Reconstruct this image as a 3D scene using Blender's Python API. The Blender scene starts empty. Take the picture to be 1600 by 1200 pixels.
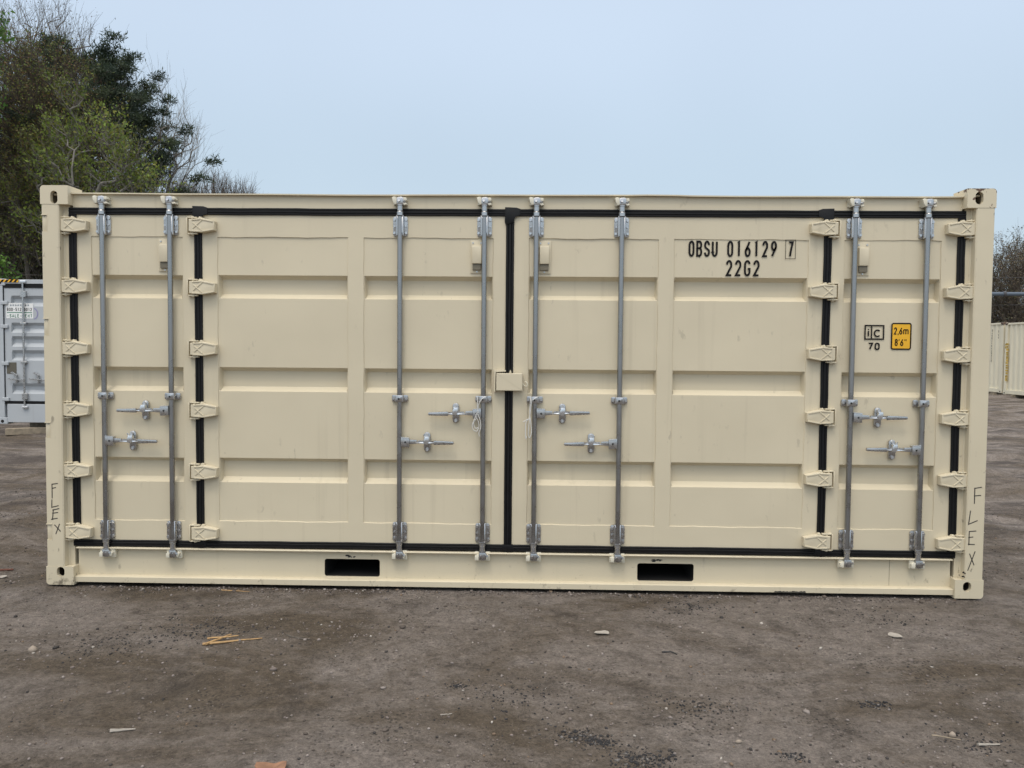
import bpy, bmesh, math, random
import numpy as np
from mathutils import Vector, Matrix

random.seed(7)
rng = np.random.default_rng(7)
C = bpy.context.scene.collection
SC = bpy.context.scene

# ------------------------------------------------------------------ camera
cam_d = bpy.data.cameras.new("camera")
cam = bpy.data.objects.new("camera", cam_d)
C.objects.link(cam)
cam_d.sensor_fit = 'HORIZONTAL'
cam_d.sensor_width = 36.0
cam_d.lens = 27.0
cam_d.clip_start = 0.05
cam_d.clip_end = 3000
_r = Vector((0.9997, 0.02283, 0.00835)); _u = Vector((-0.00929, 0.04128, 0.9991)); _f = Vector((-0.02247, 0.99889, -0.04148))
_m = Matrix((( _r.x, _u.x, -_f.x), (_r.y, _u.y, -_f.y), (_r.z, _u.z, -_f.z))).to_4x4()
_m.translation = Vector((3.15146, -4.90552, 1.54767))
cam.matrix_world = _m
SC.camera = cam

# ------------------------------------------------------------------ world, sun, exposure
SUN_EL = math.radians(63); SUN_AZ_VEC = Vector((-0.30, -0.95, 0)).normalized()     # towards the sun, behind the camera
W = bpy.data.worlds.new("World"); SC.world = W; W.use_nodes = True
nt = W.node_tree; nt.nodes.clear()
def N(t, ty, **k):
    n = t.nodes.new(ty)
    for a, b in k.items(): setattr(n, a, b)
    return n
sky = N(nt, 'ShaderNodeTexSky', sky_type='NISHITA', sun_disc=False)
sky.sun_elevation = SUN_EL
sky.sun_rotation = math.atan2(SUN_AZ_VEC.x, SUN_AZ_VEC.y)
sky.dust_density = 4.0; sky.air_density = 1.0; sky.ozone_density = 1.0
bg1 = N(nt, 'ShaderNodeBackground'); bg1.inputs[1].default_value = 0.05
nt.links.new(sky.outputs[0], bg1.inputs[0])
# cloud layer of the overcast: even near the horizon, brighter overhead, as an overcast sky is
tc = N(nt, 'ShaderNodeTexCoord'); sep = N(nt, 'ShaderNodeSeparateXYZ')
nt.links.new(tc.outputs['Generated'], sep.inputs[0])
ramp = N(nt, 'ShaderNodeValToRGB')
nt.links.new(sep.outputs['Z'], ramp.inputs[0])
els = ramp.color_ramp.elements
els[0].position = 0.0; els[0].color = (0.46, 0.56, 0.635, 1)
els[1].position = 0.20; els[1].color = (0.46, 0.555, 0.63, 1)
e = els.new(0.40); e.color = (0.53, 0.62, 0.72, 1)
e = els.new(0.78); e.color = (1.45, 1.42, 1.38, 1)
e = els.new(1.0); e.color = (2.05, 1.96, 1.84, 1)
ramp.color_ramp.interpolation = 'EASE'
# thinner cloud towards the sun (behind the camera)
mr = N(nt, 'ShaderNodeMapRange'); mr.inputs[1].default_value = 0.1; mr.inputs[2].default_value = -1.0
mr.inputs[3].default_value = 1.0; mr.inputs[4].default_value = 1.25
nt.links.new(sep.outputs['Y'], mr.inputs[0])
cn = N(nt, 'ShaderNodeTexNoise'); cn.inputs['Scale'].default_value = 1.6; cn.inputs['Detail'].default_value = 3.0
nt.links.new(tc.outputs['Generated'], cn.inputs['Vector'])
cm = N(nt, 'ShaderNodeMapRange'); cm.inputs[1].default_value = 0.3; cm.inputs[2].default_value = 0.7
cm.inputs[3].default_value = 0.95; cm.inputs[4].default_value = 1.05
nt.links.new(cn.outputs[0], cm.inputs[0])
mul = N(nt, 'ShaderNodeMath', operation='MULTIPLY'); nt.links.new(mr.outputs[0], mul.inputs[0]); nt.links.new(cm.outputs[0], mul.inputs[1])
bg2 = N(nt, 'ShaderNodeBackground')
nt.links.new(ramp.outputs[0], bg2.inputs[0]); nt.links.new(mul.outputs[0], bg2.inputs[1])
add = N(nt, 'ShaderNodeAddShader'); out = N(nt, 'ShaderNodeOutputWorld')
nt.links.new(bg1.outputs[0], add.inputs[0]); nt.links.new(bg2.outputs[0], add.inputs[1]); nt.links.new(add.outputs[0], out.inputs[0])

sun_d = bpy.data.lights.new("sun", 'SUN'); sun_d.energy = 0.85; sun_d.angle = math.radians(15); sun_d.color = (1.0, 0.95, 0.86)
sun = bpy.data.objects.new("sun", sun_d); C.objects.link(sun)
sdir = Vector((SUN_AZ_VEC.x*math.cos(SUN_EL), SUN_AZ_VEC.y*math.cos(SUN_EL), math.sin(SUN_EL)))
sun.rotation_euler = sdir.to_track_quat('Z', 'Y').to_euler(); sun.location = (0, -10, 20)
SC.cycles.use_denoising = True; SC.cycles.denoiser = 'OPENIMAGEDENOISE'; SC.cycles.denoising_input_passes = 'RGB_ALBEDO_NORMAL'; SC.cycles.denoising_prefilter = 'NONE'
SC.view_settings.view_transform = 'Standard'; SC.view_settings.look = 'None'
SC.view_settings.exposure = 0.0; SC.view_settings.gamma = 1.0; SC.view_settings.use_curve_mapping = False

# ------------------------------------------------------------------ helpers
WL = {}                                         # world location of every object made here
def tag(o, label=None, cat=None, group=None, kind=None):
    if label: o['label'] = label
    if cat: o['category'] = cat
    if group: o['group'] = group
    if kind: o['kind'] = kind
    return o
def empty(name, loc, label, cat, group=None):
    o = bpy.data.objects.new(name, None); C.objects.link(o); o.location = loc; o.empty_display_size = .2
    WL[o.name] = Vector(loc)
    return tag(o, label, cat, group)
def link_mesh(name, me, parent=None, at=(0, 0, 0)):
    o = bpy.data.objects.new(name, me); C.objects.link(o)
    at = Vector(at); WL[o.name] = at
    if parent is not None:
        o.parent = parent; o.location = at - WL[parent.name]
    else: o.location = at
    return o
def obj(name, bm, mats, parent=None, at=(0, 0, 0), smooth=None):
    """bmesh in coordinates relative to `at` (world)."""
    me = bpy.data.meshes.new(name)
    bm.normal_update(); bm.to_mesh(me); bm.free()
    for m in (mats if isinstance(mats, (list, tuple)) else [mats]): me.materials.append(m)
    if smooth:
        me.shade_smooth(); me.set_sharp_from_angle(angle=math.radians(smooth))
    return link_mesh(name, me, parent, at)
def dup(o, parent, at):
    return link_mesh_copy(o, parent, at)
def link_mesh_copy(o, parent, at):
    c = o.copy(); C.objects.link(c); at = Vector(at); WL[c.name] = at
    c.parent = parent; c.location = at - WL[parent.name] if parent is not None else at
    return c
def np_mesh(name, V, F, mats, parent=None, at=(0, 0, 0), mi=None, col=None, smooth=False):
    """V (n,3), F list of (m,k) int arrays"""
    me = bpy.data.meshes.new(name)
    F = [f for f in F if len(f)]
    nl = sum(f.size for f in F); nf = sum(len(f) for f in F)
    me.vertices.add(len(V)); me.vertices.foreach_set('co', np.asarray(V, np.float32).ravel())
    me.loops.add(nl); me.loops.foreach_set('vertex_index', np.concatenate([f.ravel() for f in F]).astype(np.int32))
    tot = np.concatenate([np.full(len(f), f.shape[1]) for f in F]).astype(np.int32)
    st = np.concatenate([[0], np.cumsum(tot)[:-1]]).astype(np.int32)
    me.polygons.add(nf); me.polygons.foreach_set('loop_start', st); me.polygons.foreach_set('loop_total', tot)
    for m in (mats if isinstance(mats, (list, tuple)) else [mats]): me.materials.append(m)
    if mi is not None: me.polygons.foreach_set('material_index', np.asarray(mi, np.int32))
    if smooth: me.polygons.foreach_set('use_smooth', np.ones(nf, bool))
    if col is not None:
        a = me.color_attributes.new('tint', 'FLOAT_COLOR', 'POINT')
        c4 = np.ones((len(V), 4), np.float32); c4[:, :3] = col
        a.data.foreach_set('color', c4.ravel())
    me.update(calc_edges=True); me.validate()
    return link_mesh(name, me, parent, at)

def box(bm, x0, x1, y0, y1, z0, z1, bev=0, seg=1):
    vs = [bm.verts.new((x, y, z)) for x in (x0, x1) for y in (y0, y1) for z in (z0, z1)]
    f = [(0, 1, 3, 2), (4, 6, 7, 5), (0, 4, 5, 1), (2, 3, 7, 6), (0, 2, 6, 4), (1, 5, 7, 3)]
    fs = [bm.faces.new([vs[i] for i in q]) for q in f]
    if bev:
        es = list({e for q in fs for e in q.edges})
        bmesh.ops.bevel(bm, geom=es, offset=bev, segments=seg, affect='EDGES', profile=.5)
def prism(bm, pts, y0, y1, bev=0, taper=None):
    """pts: polygon (x,z), extruded along y from y0 (front) to y1 (back)"""
    a = [bm.verts.new((x, y0, z)) for x, z in pts]; b = [bm.verts.new((x, y1, z)) for x, z in pts]
    n = len(pts)
    ar = sum(pts[i][0]*pts[(i+1) % n][1]-pts[(i+1) % n][0]*pts[i][1] for i in range(n))
    if ar < 0: a.reverse(); b.reverse()
    ff = [bm.faces.new(a), bm.faces.new(b[::-1])]
    for i in range(n):
        ff.append(bm.faces.new((a[i], b[i], b[(i+1) % n], a[(i+1) % n])))
    if bev:
        fe = list(ff[0].edges)
        bmesh.ops.bevel(bm, geom=fe, offset=bev, segments=2, affect='EDGES', profile=.5)
def cyl(bm, p, q, r0, r1=None, n=14, caps=True):
    r1 = r0 if r1 is None else r1
    p = Vector(p); q = Vector(q); d = (q-p).normalized()
    a = d.orthogonal().normalized(); b = d.cross(a)
    A = [bm.verts.new(p+(a*math.cos(t)+b*math.sin(t))*r0) for t in [2*math.pi*i/n for i in range(n)]]
    B = [bm.verts.new(q+(a*math.cos(t)+b*math.sin(t))*r1) for t in [2*math.pi*i/n for i in range(n)]]
    for i in range(n): bm.faces.new((A[i], A[(i+1) % n], B[(i+1) % n], B[i]))
    if caps: bm.faces.new(A[::-1]); bm.faces.new(B)
def tube(bm, pts, r, n=6):
    pts = [Vector(p) for p in pts]; rings = []
    for i, p in enumerate(pts):
        d = (pts[min(i+1, len(pts)-1)]-pts[max(i-1, 0)]).normalized()
        a = d.cross(Vector((0.31, .9, .27))).normalized(); b = d.cross(a)
        rr = r[i] if isinstance(r, (list, tuple)) else r
        rings.append([bm.verts.new(p+(a*math.cos(t)+b*math.sin(t))*rr) for t in [2*math.pi*k/n for k in range(n)]])
    for A, B in zip(rings, rings[1:]):
        for i in range(n): bm.faces.new((A[i], A[(i+1) % n], B[(i+1) % n], B[i]))
    bm.faces.new(rings[0][::-1]); bm.faces.new(rings[-1])
def spline(ctrl, n=8):
    P = [Vector(p) for p in ctrl]; P = [P[0]]+P+[P[-1]]; o = []
    for i in range(1, len(P)-2):
        for k in range(n):
            t = k/n; a, b, c, d = P[i-1:i+3]
            o.append(.5*((2*b)+(c-a)*t+(2*a-5*b+4*c-d)*t*t+(3*b-a-3*c+d)*t**3))
    o.append(P[-2]); return o
def rrect(x0, x1, z0, z1, r, n=4, which=(1, 1, 1, 1)):
    """rounded rectangle, ccw from bottom-left; which = bl,br,tr,tl"""
    o = []
    for (cx, cz, a0, w) in ((x0+r, z0+r, 180, which[0]), (x1-r, z0+r, 270, which[1]), (x1-r, z1-r, 0, which[2]), (x0+r, z1-r, 90, which[3])):
        if w:
            for k in range(n+1):
                t = math.radians(a0+90*k/n); o.append((cx+r*math.cos(t), cz+r*math.sin(t)))
        else:
            t = math.radians(a0+45); o.append((cx+r*math.copysign(1, math.cos(t)), cz+r*math.copysign(1, math.sin(t))))
    return o
def holed(bm, outer, holes, y, depth, hole_depth, back=True):
    """plate with through-holes: front face at y, sides going back `depth`, hole walls `hole_depth`"""
    def loop(pts, yy): return [bm.verts.new((x, yy, z)) for x, z in pts]
    es = []; loops = []
    for pts in [outer]+holes:
        v = loop(pts, y); loops.append(v)
        es += [bm.edges.new((v[i], v[(i+1) % len(v)])) for i in range(len(v))]
    r = bmesh.ops.triangle_fill(bm, use_beauty=True, use_dissolve=False, edges=es, normal=(0, -1, 0))
    for i, pts in enumerate([outer]+holes):
        v = loops[i]; w = loop(pts, y+(depth if i == 0 else hole_depth)); n = len(v)
        for k in range(n):
            q = (v[k], w[k], w[(k+1) % n], v[(k+1) % n])
            bm.faces.new(q if i == 0 else q[::-1])
        if i == 0 and back: bm.faces.new(w[::-1])

# ------------------------------------------------------------------ materials
def mat(name):
    m = bpy.data.materials.new(name); m.use_nodes = True
    t = m.node_tree; b = t.nodes['Principled BSDF']; return m, t, b
def simple(name, col, rough=.5, metal=0.0, noise=0.0, scale=30., bump=0.0, bscale=80.):
    m, t, b = mat(name)
    b.inputs['Base Color'].default_value = (*col, 1); b.inputs['Roughness'].default_value = rough; b.inputs['Metallic'].default_value = metal
    tcn = N(t, 'ShaderNodeTexCoord')
    if noise:
        n = N(t, 'ShaderNodeTexNoise'); n.inputs['Scale'].default_value = scale; n.inputs['Detail'].default_value = 5
        t.links.new(tcn.outputs['Object'], n.inputs['Vector'])
        mp = N(t, 'ShaderNodeMapRange'); mp.inputs[1].default_value = .3; mp.inputs[2].default_value = .7
        mp.inputs[3].default_value = 1-noise; mp.inputs[4].default_value = 1+noise
        t.links.new(n.outputs[0], mp.inputs[0])
        mx = N(t, 'ShaderNodeVectorMath', operation='SCALE'); mx.inputs[0].default_value = col
        t.links.new(mp.outputs[0], mx.inputs['Scale']); t.links.new(mx.outputs[0], b.inputs['Base Color'])
        mr2 = N(t, 'ShaderNodeMapRange'); mr2.inputs[1].default_value = .3; mr2.inputs[2].default_value = .7
        mr2.inputs[3].default_value = max(rough-.07, .05); mr2.inputs[4].default_value = min(rough+.10, 1)
        t.links.new(n.outputs[0], mr2.inputs[0]); t.links.new(mr2.outputs[0], b.inputs['Roughness'])
    if bump:
        n2 = N(t, 'ShaderNodeTexNoise'); n2.inputs['Scale'].default_value = bscale; n2.inputs['Detail'].default_value = 3
        t.links.new(tcn.outputs['Object'], n2.inputs['Vector'])
        bp = N(t, 'ShaderNodeBump'); bp.inputs['Strength'].default_value = bump; bp.inputs['Distance'].default_value = .003
        t.links.new(n2.outputs[0], bp.inputs['Height']); t.links.new(bp.outputs[0], b.inputs['Normal'])
    return m
def paint(name, col, dirt=(0.20, 0.15, 0.09), scuff=0.0, streak=.22, rust_above=None, stain_below=None, rough=.42):
    """sprayed container paint: faint mottling, rain streaks, sparse scuffs, optional rust"""
    m, t, b = mat(name)
    L = t.links.new
    geo = N(t, 'ShaderNodeNewGeometry'); pos = geo.outputs['Position']
    def noise(scale, detail, vec=None, rough_=.55):
        n = N(t, 'ShaderNodeTexNoise'); n.inputs['Scale'].default_value = scale; n.inputs['Detail'].default_value = detail; n.inputs['Roughness'].default_value = rough_
        L(vec if vec is not None else pos, n.inputs['Vector']); return n.outputs[0]
    def rng_(v, a, bb, c, d):
        r = N(t, 'ShaderNodeMapRange'); r.inputs[1].default_value = a; r.inputs[2].default_value = bb; r.inputs[3].default_value = c; r.inputs[4].default_value = d
        L(v, r.inputs[0]); return r.outputs[0]
    def mixc(f, a, bb):
        x = N(t, 'ShaderNodeMix', data_type='RGBA')
        if hasattr(f, 'links'): L(f, x.inputs[0])
        else: x.inputs[0].default_value = f
        for v, i in ((a, 6), (bb, 7)):
            if hasattr(v, 'links'): L(v, x.inputs[i])
            else: x.inputs[i].default_value = (*v, 1)
        return x.outputs[2]
    def mulv(a, bb):
        x = N(t, 'ShaderNodeMath', operation='MULTIPLY')
        for v, i in ((a, 0), (bb, 1)):
            if hasattr(v, 'links'): L(v, x.inputs[i])
            else: x.inputs[i].default_value = v
        return x.outputs[0]
    base = mixc(rng_(noise(1.3, 4), .3, .7, 0, 1), tuple(c*.955 for c in col), tuple(min(c*1.03, .95) for c in col))
    mp = N(t, 'ShaderNodeMapping'); mp.inputs['Scale'].default_value = (16, 16, .35); L(pos, mp.inputs['Vector'])
    st = mulv(rng_(noise(1., 4, mp.outputs[0]), .56, .78, 0, streak), rng_(noise(.9, 2), .42, .62, 0, 1))
    base = mixc(st, base, dirt)
    if scuff:
        mp2 = N(t, 'ShaderNodeMapping'); mp2.inputs['Scale'].default_value = (1, 1, .45); L(pos, mp2.inputs['Vector'])
        sc = mulv(rng_(noise(26, 3, mp2.outputs[0]), .64, .71, 0, 1), rng_(noise(4, 2), .5, .66, 0, scuff))
        base = mixc(sc, base, (.05, .035, .025))
    sepz = N(t, 'ShaderNodeSeparateXYZ'); L(pos, sepz.inputs[0])
    if rust_above is not None:
        zf = rng_(sepz.outputs['Z'], rust_above, rust_above+.05, 0, 1)
        addn = N(t, 'ShaderNodeMath', operation='ADD'); L(zf, addn.inputs[0]); L(rng_(noise(22, 5), .3, .7, -1.0, .75), addn.inputs[1])
        base = mixc(rng_(addn.outputs[0], .36, .52, 0, .95), base, (.085, .036, .016))
    if stain_below is not None:
        zf = rng_(sepz.outputs['Z'], stain_below, stain_below-.14, 0, .5)
        addn = N(t, 'ShaderNodeMath', operation='ADD'); L(zf, addn.inputs[0]); L(rng_(noise(17, 5, None, .7), .3, .7, -.35, .75), addn.inputs[1])
        base = mixc(rng_(addn.outputs[0], .58, .95, 0, .75), base, (.06, .045, .03))
    L(base, b.inputs['Base Color'])
    L(rng_(noise(7, 3), .3, .7, rough-.07, rough+.1), b.inputs['Roughness'])
    bp = N(t, 'ShaderNodeBump'); bp.inputs['Strength'].default_value = .16; bp.inputs['Distance'].default_value = .002
    L(noise(95, 2), bp.inputs['Height'])
    bp2 = N(t, 'ShaderNodeBump'); bp2.inputs['Strength'].default_value = .25; bp2.inputs['Distance'].default_value = .012
    L(noise(3.2, 2), bp2.inputs['Height']); L(bp.outputs[0], bp2.inputs['Normal'])
    L(bp2.outputs[0], b.inputs['Normal'])
    return m
TAN = (0.62, 0.547, 0.397)
M = dict(
    tan=paint('tan_paint', TAN, scuff=.22), rail=paint('tan_paint_rail', TAN, scuff=.3, stain_below=.05), post=paint('tan_paint_post', TAN, scuff=1.0), cast=paint('tan_paint_casting', TAN, scuff=.8),
    cast_rust=paint('tan_paint_rusty_casting', TAN, scuff=.5, rust_above=2.560), cast_dirty=paint('tan_paint_dirty_casting', TAN, scuff=.9, stain_below=.13),
    cream=simple('cream_keeper_paint', (.66, .62, .50), .4, 0, .06, 40),
    galv=simple('galvanised_steel', (.47, .47, .47), .27, .93, .08, 45, 0, 160),
    tube=simple('bar_tube_steel', (.33, .33, .33), .28, .97, .05, 9),
    bright=simple('bright_zinc', (.66, .68, .70), .28, .85, .1, 60),
    bolt=simple('bolt_steel', (.55, .56, .57), .3, .9, .1, 60),
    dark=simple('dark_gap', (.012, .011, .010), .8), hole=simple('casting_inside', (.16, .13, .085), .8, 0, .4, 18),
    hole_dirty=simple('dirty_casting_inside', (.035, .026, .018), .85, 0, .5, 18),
    rubber=simple('black_rubber', (.0035, .0035, .0040), .5, 0, .25, 25, .2, 60),
    ink=simple('black_ink', (.012, .011, .011), .55), yellow=simple('yellow_vinyl', (.80, .43, .018), .45, 0, .05, 20),
    white=simple('white_vinyl', (.80, .80, .78), .45, 0, .04, 30), pen=simple('marker_ink', (.035, .03, .028), .7),
    string=simple('white_string', (.62, .61, .575), .85), mesh_=simple('vent_mesh', (.16, .14, .10), .6, 0, .3, 400),
    grey=paint('grey_paint', (.43, .455, .475), (.2, .18, .16)), greyd=simple('grey_patch', (.11, .10, .075), .7, 0, .2, 40),
    cream_far=paint('cream_far_paint', (.74, .68, .52), (.3, .24, .15), streak=.4), far_rust=paint('cream_rust_paint', (.66, .60, .46), (.3, .2, .1), rust_above=2.66),
    ylw_far=simple('weathered_yellow', (.50, .33, .06), .7, 0, .6, 9),
    green=simple('green_ink', (.02, .16, .09), .5), purple=simple('purple_ink', (.26, .23, .42), .5),
    wood_new=simple('fresh_splinter_wood', (.40, .25, .11), .75, 0, .25, 60), wood=simple('weathered_timber', (.26, .215, .155), .85, 0, .3, 14, .4, 40),
    twig_g=simple('dry_grey_twig', (.10, .085, .07), .9, 0, .3, 40), leaf_dead=simple('dead_leaf', (.22, .115, .066), .75, 0, .3, 30),
    paper=simple('pale_scrap', (.31, .28, .24), .8, 0, .12, 50), stone=simple('pale_stone', (.38, .32, .26), .9, 0, .2, 40),
    black_scrap=simple('black_scrap', (.015, .014, .014), .6), brick=simple('red_brown_scrap', (.115, .045, .03), .85, 0, .3, 40),
    cable=simple('cable_sheath', (.085, .11, .145), .7), wire=simple('wire', (.05, .05, .055), .6),
)
M['rubber'].node_tree.nodes['Principled BSDF'].inputs['Specular IOR Level'].default_value = .3
M['ink'].node_tree.nodes['Principled BSDF'].inputs['Specular IOR Level'].default_value = .15
def tinted(name, rough=.7, trans=0.0, bump=0.0, mulc=(1, 1, 1)):
    m, t, b = mat(name)
    a = N(t, 'ShaderNodeAttribute', attribute_name='tint'); t.links.new(a.outputs['Color'], b.inputs['Base Color'])
    b.inputs['Roughness'].default_value = rough
    b.inputs['Specular IOR Level'].default_value = .25
    if trans:
        tr = N(t, 'ShaderNodeBsdfTranslucent'); t.links.new(a.outputs['Color'], tr.inputs[0])
        mx = N(t, 'ShaderNodeMixShader'); mx.inputs[0].default_value = trans
        o = t.nodes['Material Output']
        t.links.new(b.outputs[0], mx.inputs[1]); t.links.new(tr.outputs[0], mx.inputs[2]); t.links.new(mx.outputs[0], o.inputs[0])
    return m
M['leaf'] = tinted('foliage', .6, .3); M['bark'] = tinted('bark', .9); M['pebble'] = tinted('pebble', .85)

# ------------------------------------------------------------------ stroke lettering
def arc(cx, cz, rx, rz, a0, a1, n=12):
    return [(cx+rx*math.cos(math.radians(a0+(a1-a0)*i/n)), cz+rz*math.sin(math.radians(a0+(a1-a0)*i/n))) for i in range(n+1)]
G = {}
G['O'] = [arc(.5, .72, .5, .28, 0, 180)+arc(.5, .28, .5, .28, 180, 360)+[(1, .72)]]; G['0'] = G['O']
G['B'] = [[(.55, .54), (0, .54), (0, 1)]+[(.55, 1)]+arc(.55, .77, .42, .23, 90, -90)[1:], [(0, .54), (0, 0), (.55, 0)]+arc(.55, .27, .45, .27, -90, 90)]
G['S'] = [arc(.5, .74, .48, .26, 5, 200)+[(.15, .58), (.85, .42)]+arc(.5, .26, .5, .26, 30, -175)]
G['U'] = [[(0, 1), (0, .28)]+arc(.5, .28, .5, .28, 180, 360)+[(1, 1)]]
G['1'] = [[(.18, .93), (.5, .985), (.5, 0)]]
G['6'] = [[(.92, 1), (.10, .42)]+arc(.5, .28, .5, .28, 165, 525, 24)]
G['9'] = [[(1-x, 1-z) for x, z in G['6'][0]]]
G['2'] = [arc(.5, .72, .48, .28, 175, -25)+[(.02, 0), (1, 0)]]
G['7'] = [[(0, 1), (1, 1), (.72, .62), (.45, .25), (.38, 0)]]
G['G'] = [arc(.5, .72, .5, .28, 15, 180)+arc(.5, .28, .5, .28, 180, 360)+[(1, .45), (.6, .45)]]
G['8'] = [arc(.5, .77, .42, .23, -90, 270, 20), arc(.5, .27, .5, .27, 90, 450, 20)]
G['i'] = [[(.5, 0), (.5, .72)], [(.5, .86), (.5, 1)]]
G['c'] = [arc(.5, .5, .5, .5, 42, 318, 20)]
G['m'] = [[(0, 0), (0, .72)], [(0, .6)]+arc(.25, .55, .25, .17, 150, 0, 6)+[(.5, 0)], [(.5, .6)]+arc(.75, .55, .25, .17, 150, 0, 6)+[(1, 0)]]
G[','] = [[(.6, .1), (.3, -.15)]]; G["'"] = [[(.5, 1), (.4, .75)]]; G['"'] = [[(.2, 1), (.1, .75)], [(.9, 1), (.8, .75)]]
G['F'] = [[(0, 0), (0, 1), (1, 1)], [(0, .55), (.8, .55)]]; G['L'] = [[(0, 1), (0, 0), (1, 0)]]
G['E'] = [[(1, 1), (0, 1), (0, 0), (1, 0)], [(0, .52), (.8, .52)]]; G['X'] = [[(0, 0), (1, 1)], [(0, 1), (1, 0)]]
G['A'] = [[(0, 0), (.5, 1), (1, 0)], [(.2, .35), (.8, .35)]]; G['R'] = [[(0, 0), (0, 1), (.6, 1)]+arc(.6, .76, .4, .24, 90, -90)+[(0, .52)], [(.5, .52), (1, 0)]]
G['N'] = [[(0, 0), (0, 1), (1, 0), (1, 1)]]; G['T'] = [[(0, 1), (1, 1)], [(.5, 1), (.5, 0)]]; G['-'] = [[(.1, .45), (.9, .45)]]
G['5'] = [[(.95, 1), (.1, 1), (.05, .56)]+arc(.48, .32, .5, .32, 120, -160)]; G[' '] = []
def ribbon(bm, pts, t, y):
    P = [Vector((x, 0, z)) for x, z in pts]; n = len(P); cl = (P[0]-P[-1]).length < 1e-5
    if cl: P = P[:-1]; n -= 1
    A = []; B = []
    for i in range(n):
        p0 = P[(i-1) % n] if (cl or i > 0) else None; p1 = P[(i+1) % n] if (cl or i < n-1) else None
        d0 = (P[i]-p0).normalized() if p0 else None; d1 = (p1-P[i]).normalized() if p1 else None
        n0 = Vector((-d0.z, 0, d0.x)) if d0 else None; n1 = Vector((-d1.z, 0, d1.x)) if d1 else None
        if n0 is None: o = n1
        elif n1 is None: o = n0
        else:
            o = n0+n1
            if o.length < .2: o = n0
            o.normalize(); o = o/max(.45, o.dot(n0))
        A.append(bm.verts.new((P[i].x+o.x*t/2, y, P[i].z+o.z*t/2))); B.append(bm.verts.new((P[i].x-o.x*t/2, y, P[i].z-o.z*t/2)))
    for i in range(n if cl else n-1):
        j = (i+1) % n; bm.faces.new((A[i], B[i], B[j], A[j]))
def text(bm, s, x, z, w, h, t, y, adv=None, widths=None, rot=None):
    adv = adv or w*1.5
    for k, ch in enumerate(s):
        for st in G[ch]:
            ribbon(bm, [(x+t/2+px*(w-t), z+t/2+pz*(h-t)) for px, pz in st], t, y)
        x += adv if not widths else widths[k]
    return x

# ================================================================== the open-side container
ROOT = empty('shipping_container', (3.029, 1.219, 0), 'large tan container with four side doors and steel locking bars on the dirt', 'shipping container')
LX, HZ, WY = 6.058, 2.591, 2.438
YD = .055                                         # plane of the door frames

# corner castings (front four with their holes, rear four plain)
def casting(x0, z0, left, top, mtl, hmtl, hc, hw, hh):
    s = 1 if left else -1
    w = .18; h = .120
    bm = bmesh.new()
    which = (0, 0, 0, 0)
    if top: which = (0, 0, 0, 1) if left else (0, 0, 1, 0)
    else: which = (1, 0, 0, 0) if left else (0, 1, 0, 0)
    xa, xb = (x0, x0+w) if left else (x0-w, x0)
    outer = rrect(xa, xb, z0, z0+h, .022, 4, which)
    hole = [(hc[0]+math.cos(t)*hw/2, hc[1]+(math.sin(t)*hw/2)+math.copysign((hh-hw)/2, math.sin(t)+1e-9)) for t in [2*math.pi*(i+.5)/20 for i in range(20)]]
    holed(bm, outer, [hole], 0.0, .162, .028)
    o = obj('corner_casting', bm, mtl, ROOT, smooth=35)
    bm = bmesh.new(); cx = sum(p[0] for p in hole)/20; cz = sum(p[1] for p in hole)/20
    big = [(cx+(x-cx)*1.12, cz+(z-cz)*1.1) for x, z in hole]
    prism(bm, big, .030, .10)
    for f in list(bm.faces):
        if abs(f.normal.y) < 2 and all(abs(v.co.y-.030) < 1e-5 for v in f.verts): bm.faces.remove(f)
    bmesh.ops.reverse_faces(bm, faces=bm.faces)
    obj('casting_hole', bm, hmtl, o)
    if top:
        bm = bmesh.new(); box(bm, cx-.022*1, cx+.022, .034, .075, cz+hh/2-.022, cz+hh/2-.012)
        obj('casting_web', bm, mtl, o)
    return o
casting(0, HZ-.118, True, True, M['cast'], M['hole'], (.09, 2.517), .047, .082)
casting(LX, HZ-.118, False, True, M['cast_rust'], M['hole'], (5.952, 2.533), .050, .078)
casting(0, 0, True, False, M['cast_dirty'], M['hole_dirty'], (.095, .085), .052, .066)
casting(LX, 0, False, False, M['cast'], M['hole_dirty'], (5.955, .075), .052, .064)
for x0 in (0, LX-.178):
    for z0 in (0, HZ-.118):
        bm = bmesh.new(); box(bm, x0, x0+.178, WY-.162, WY, z0, z0+.118, .01); obj('corner_casting', bm, M['cast'], ROOT)

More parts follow.
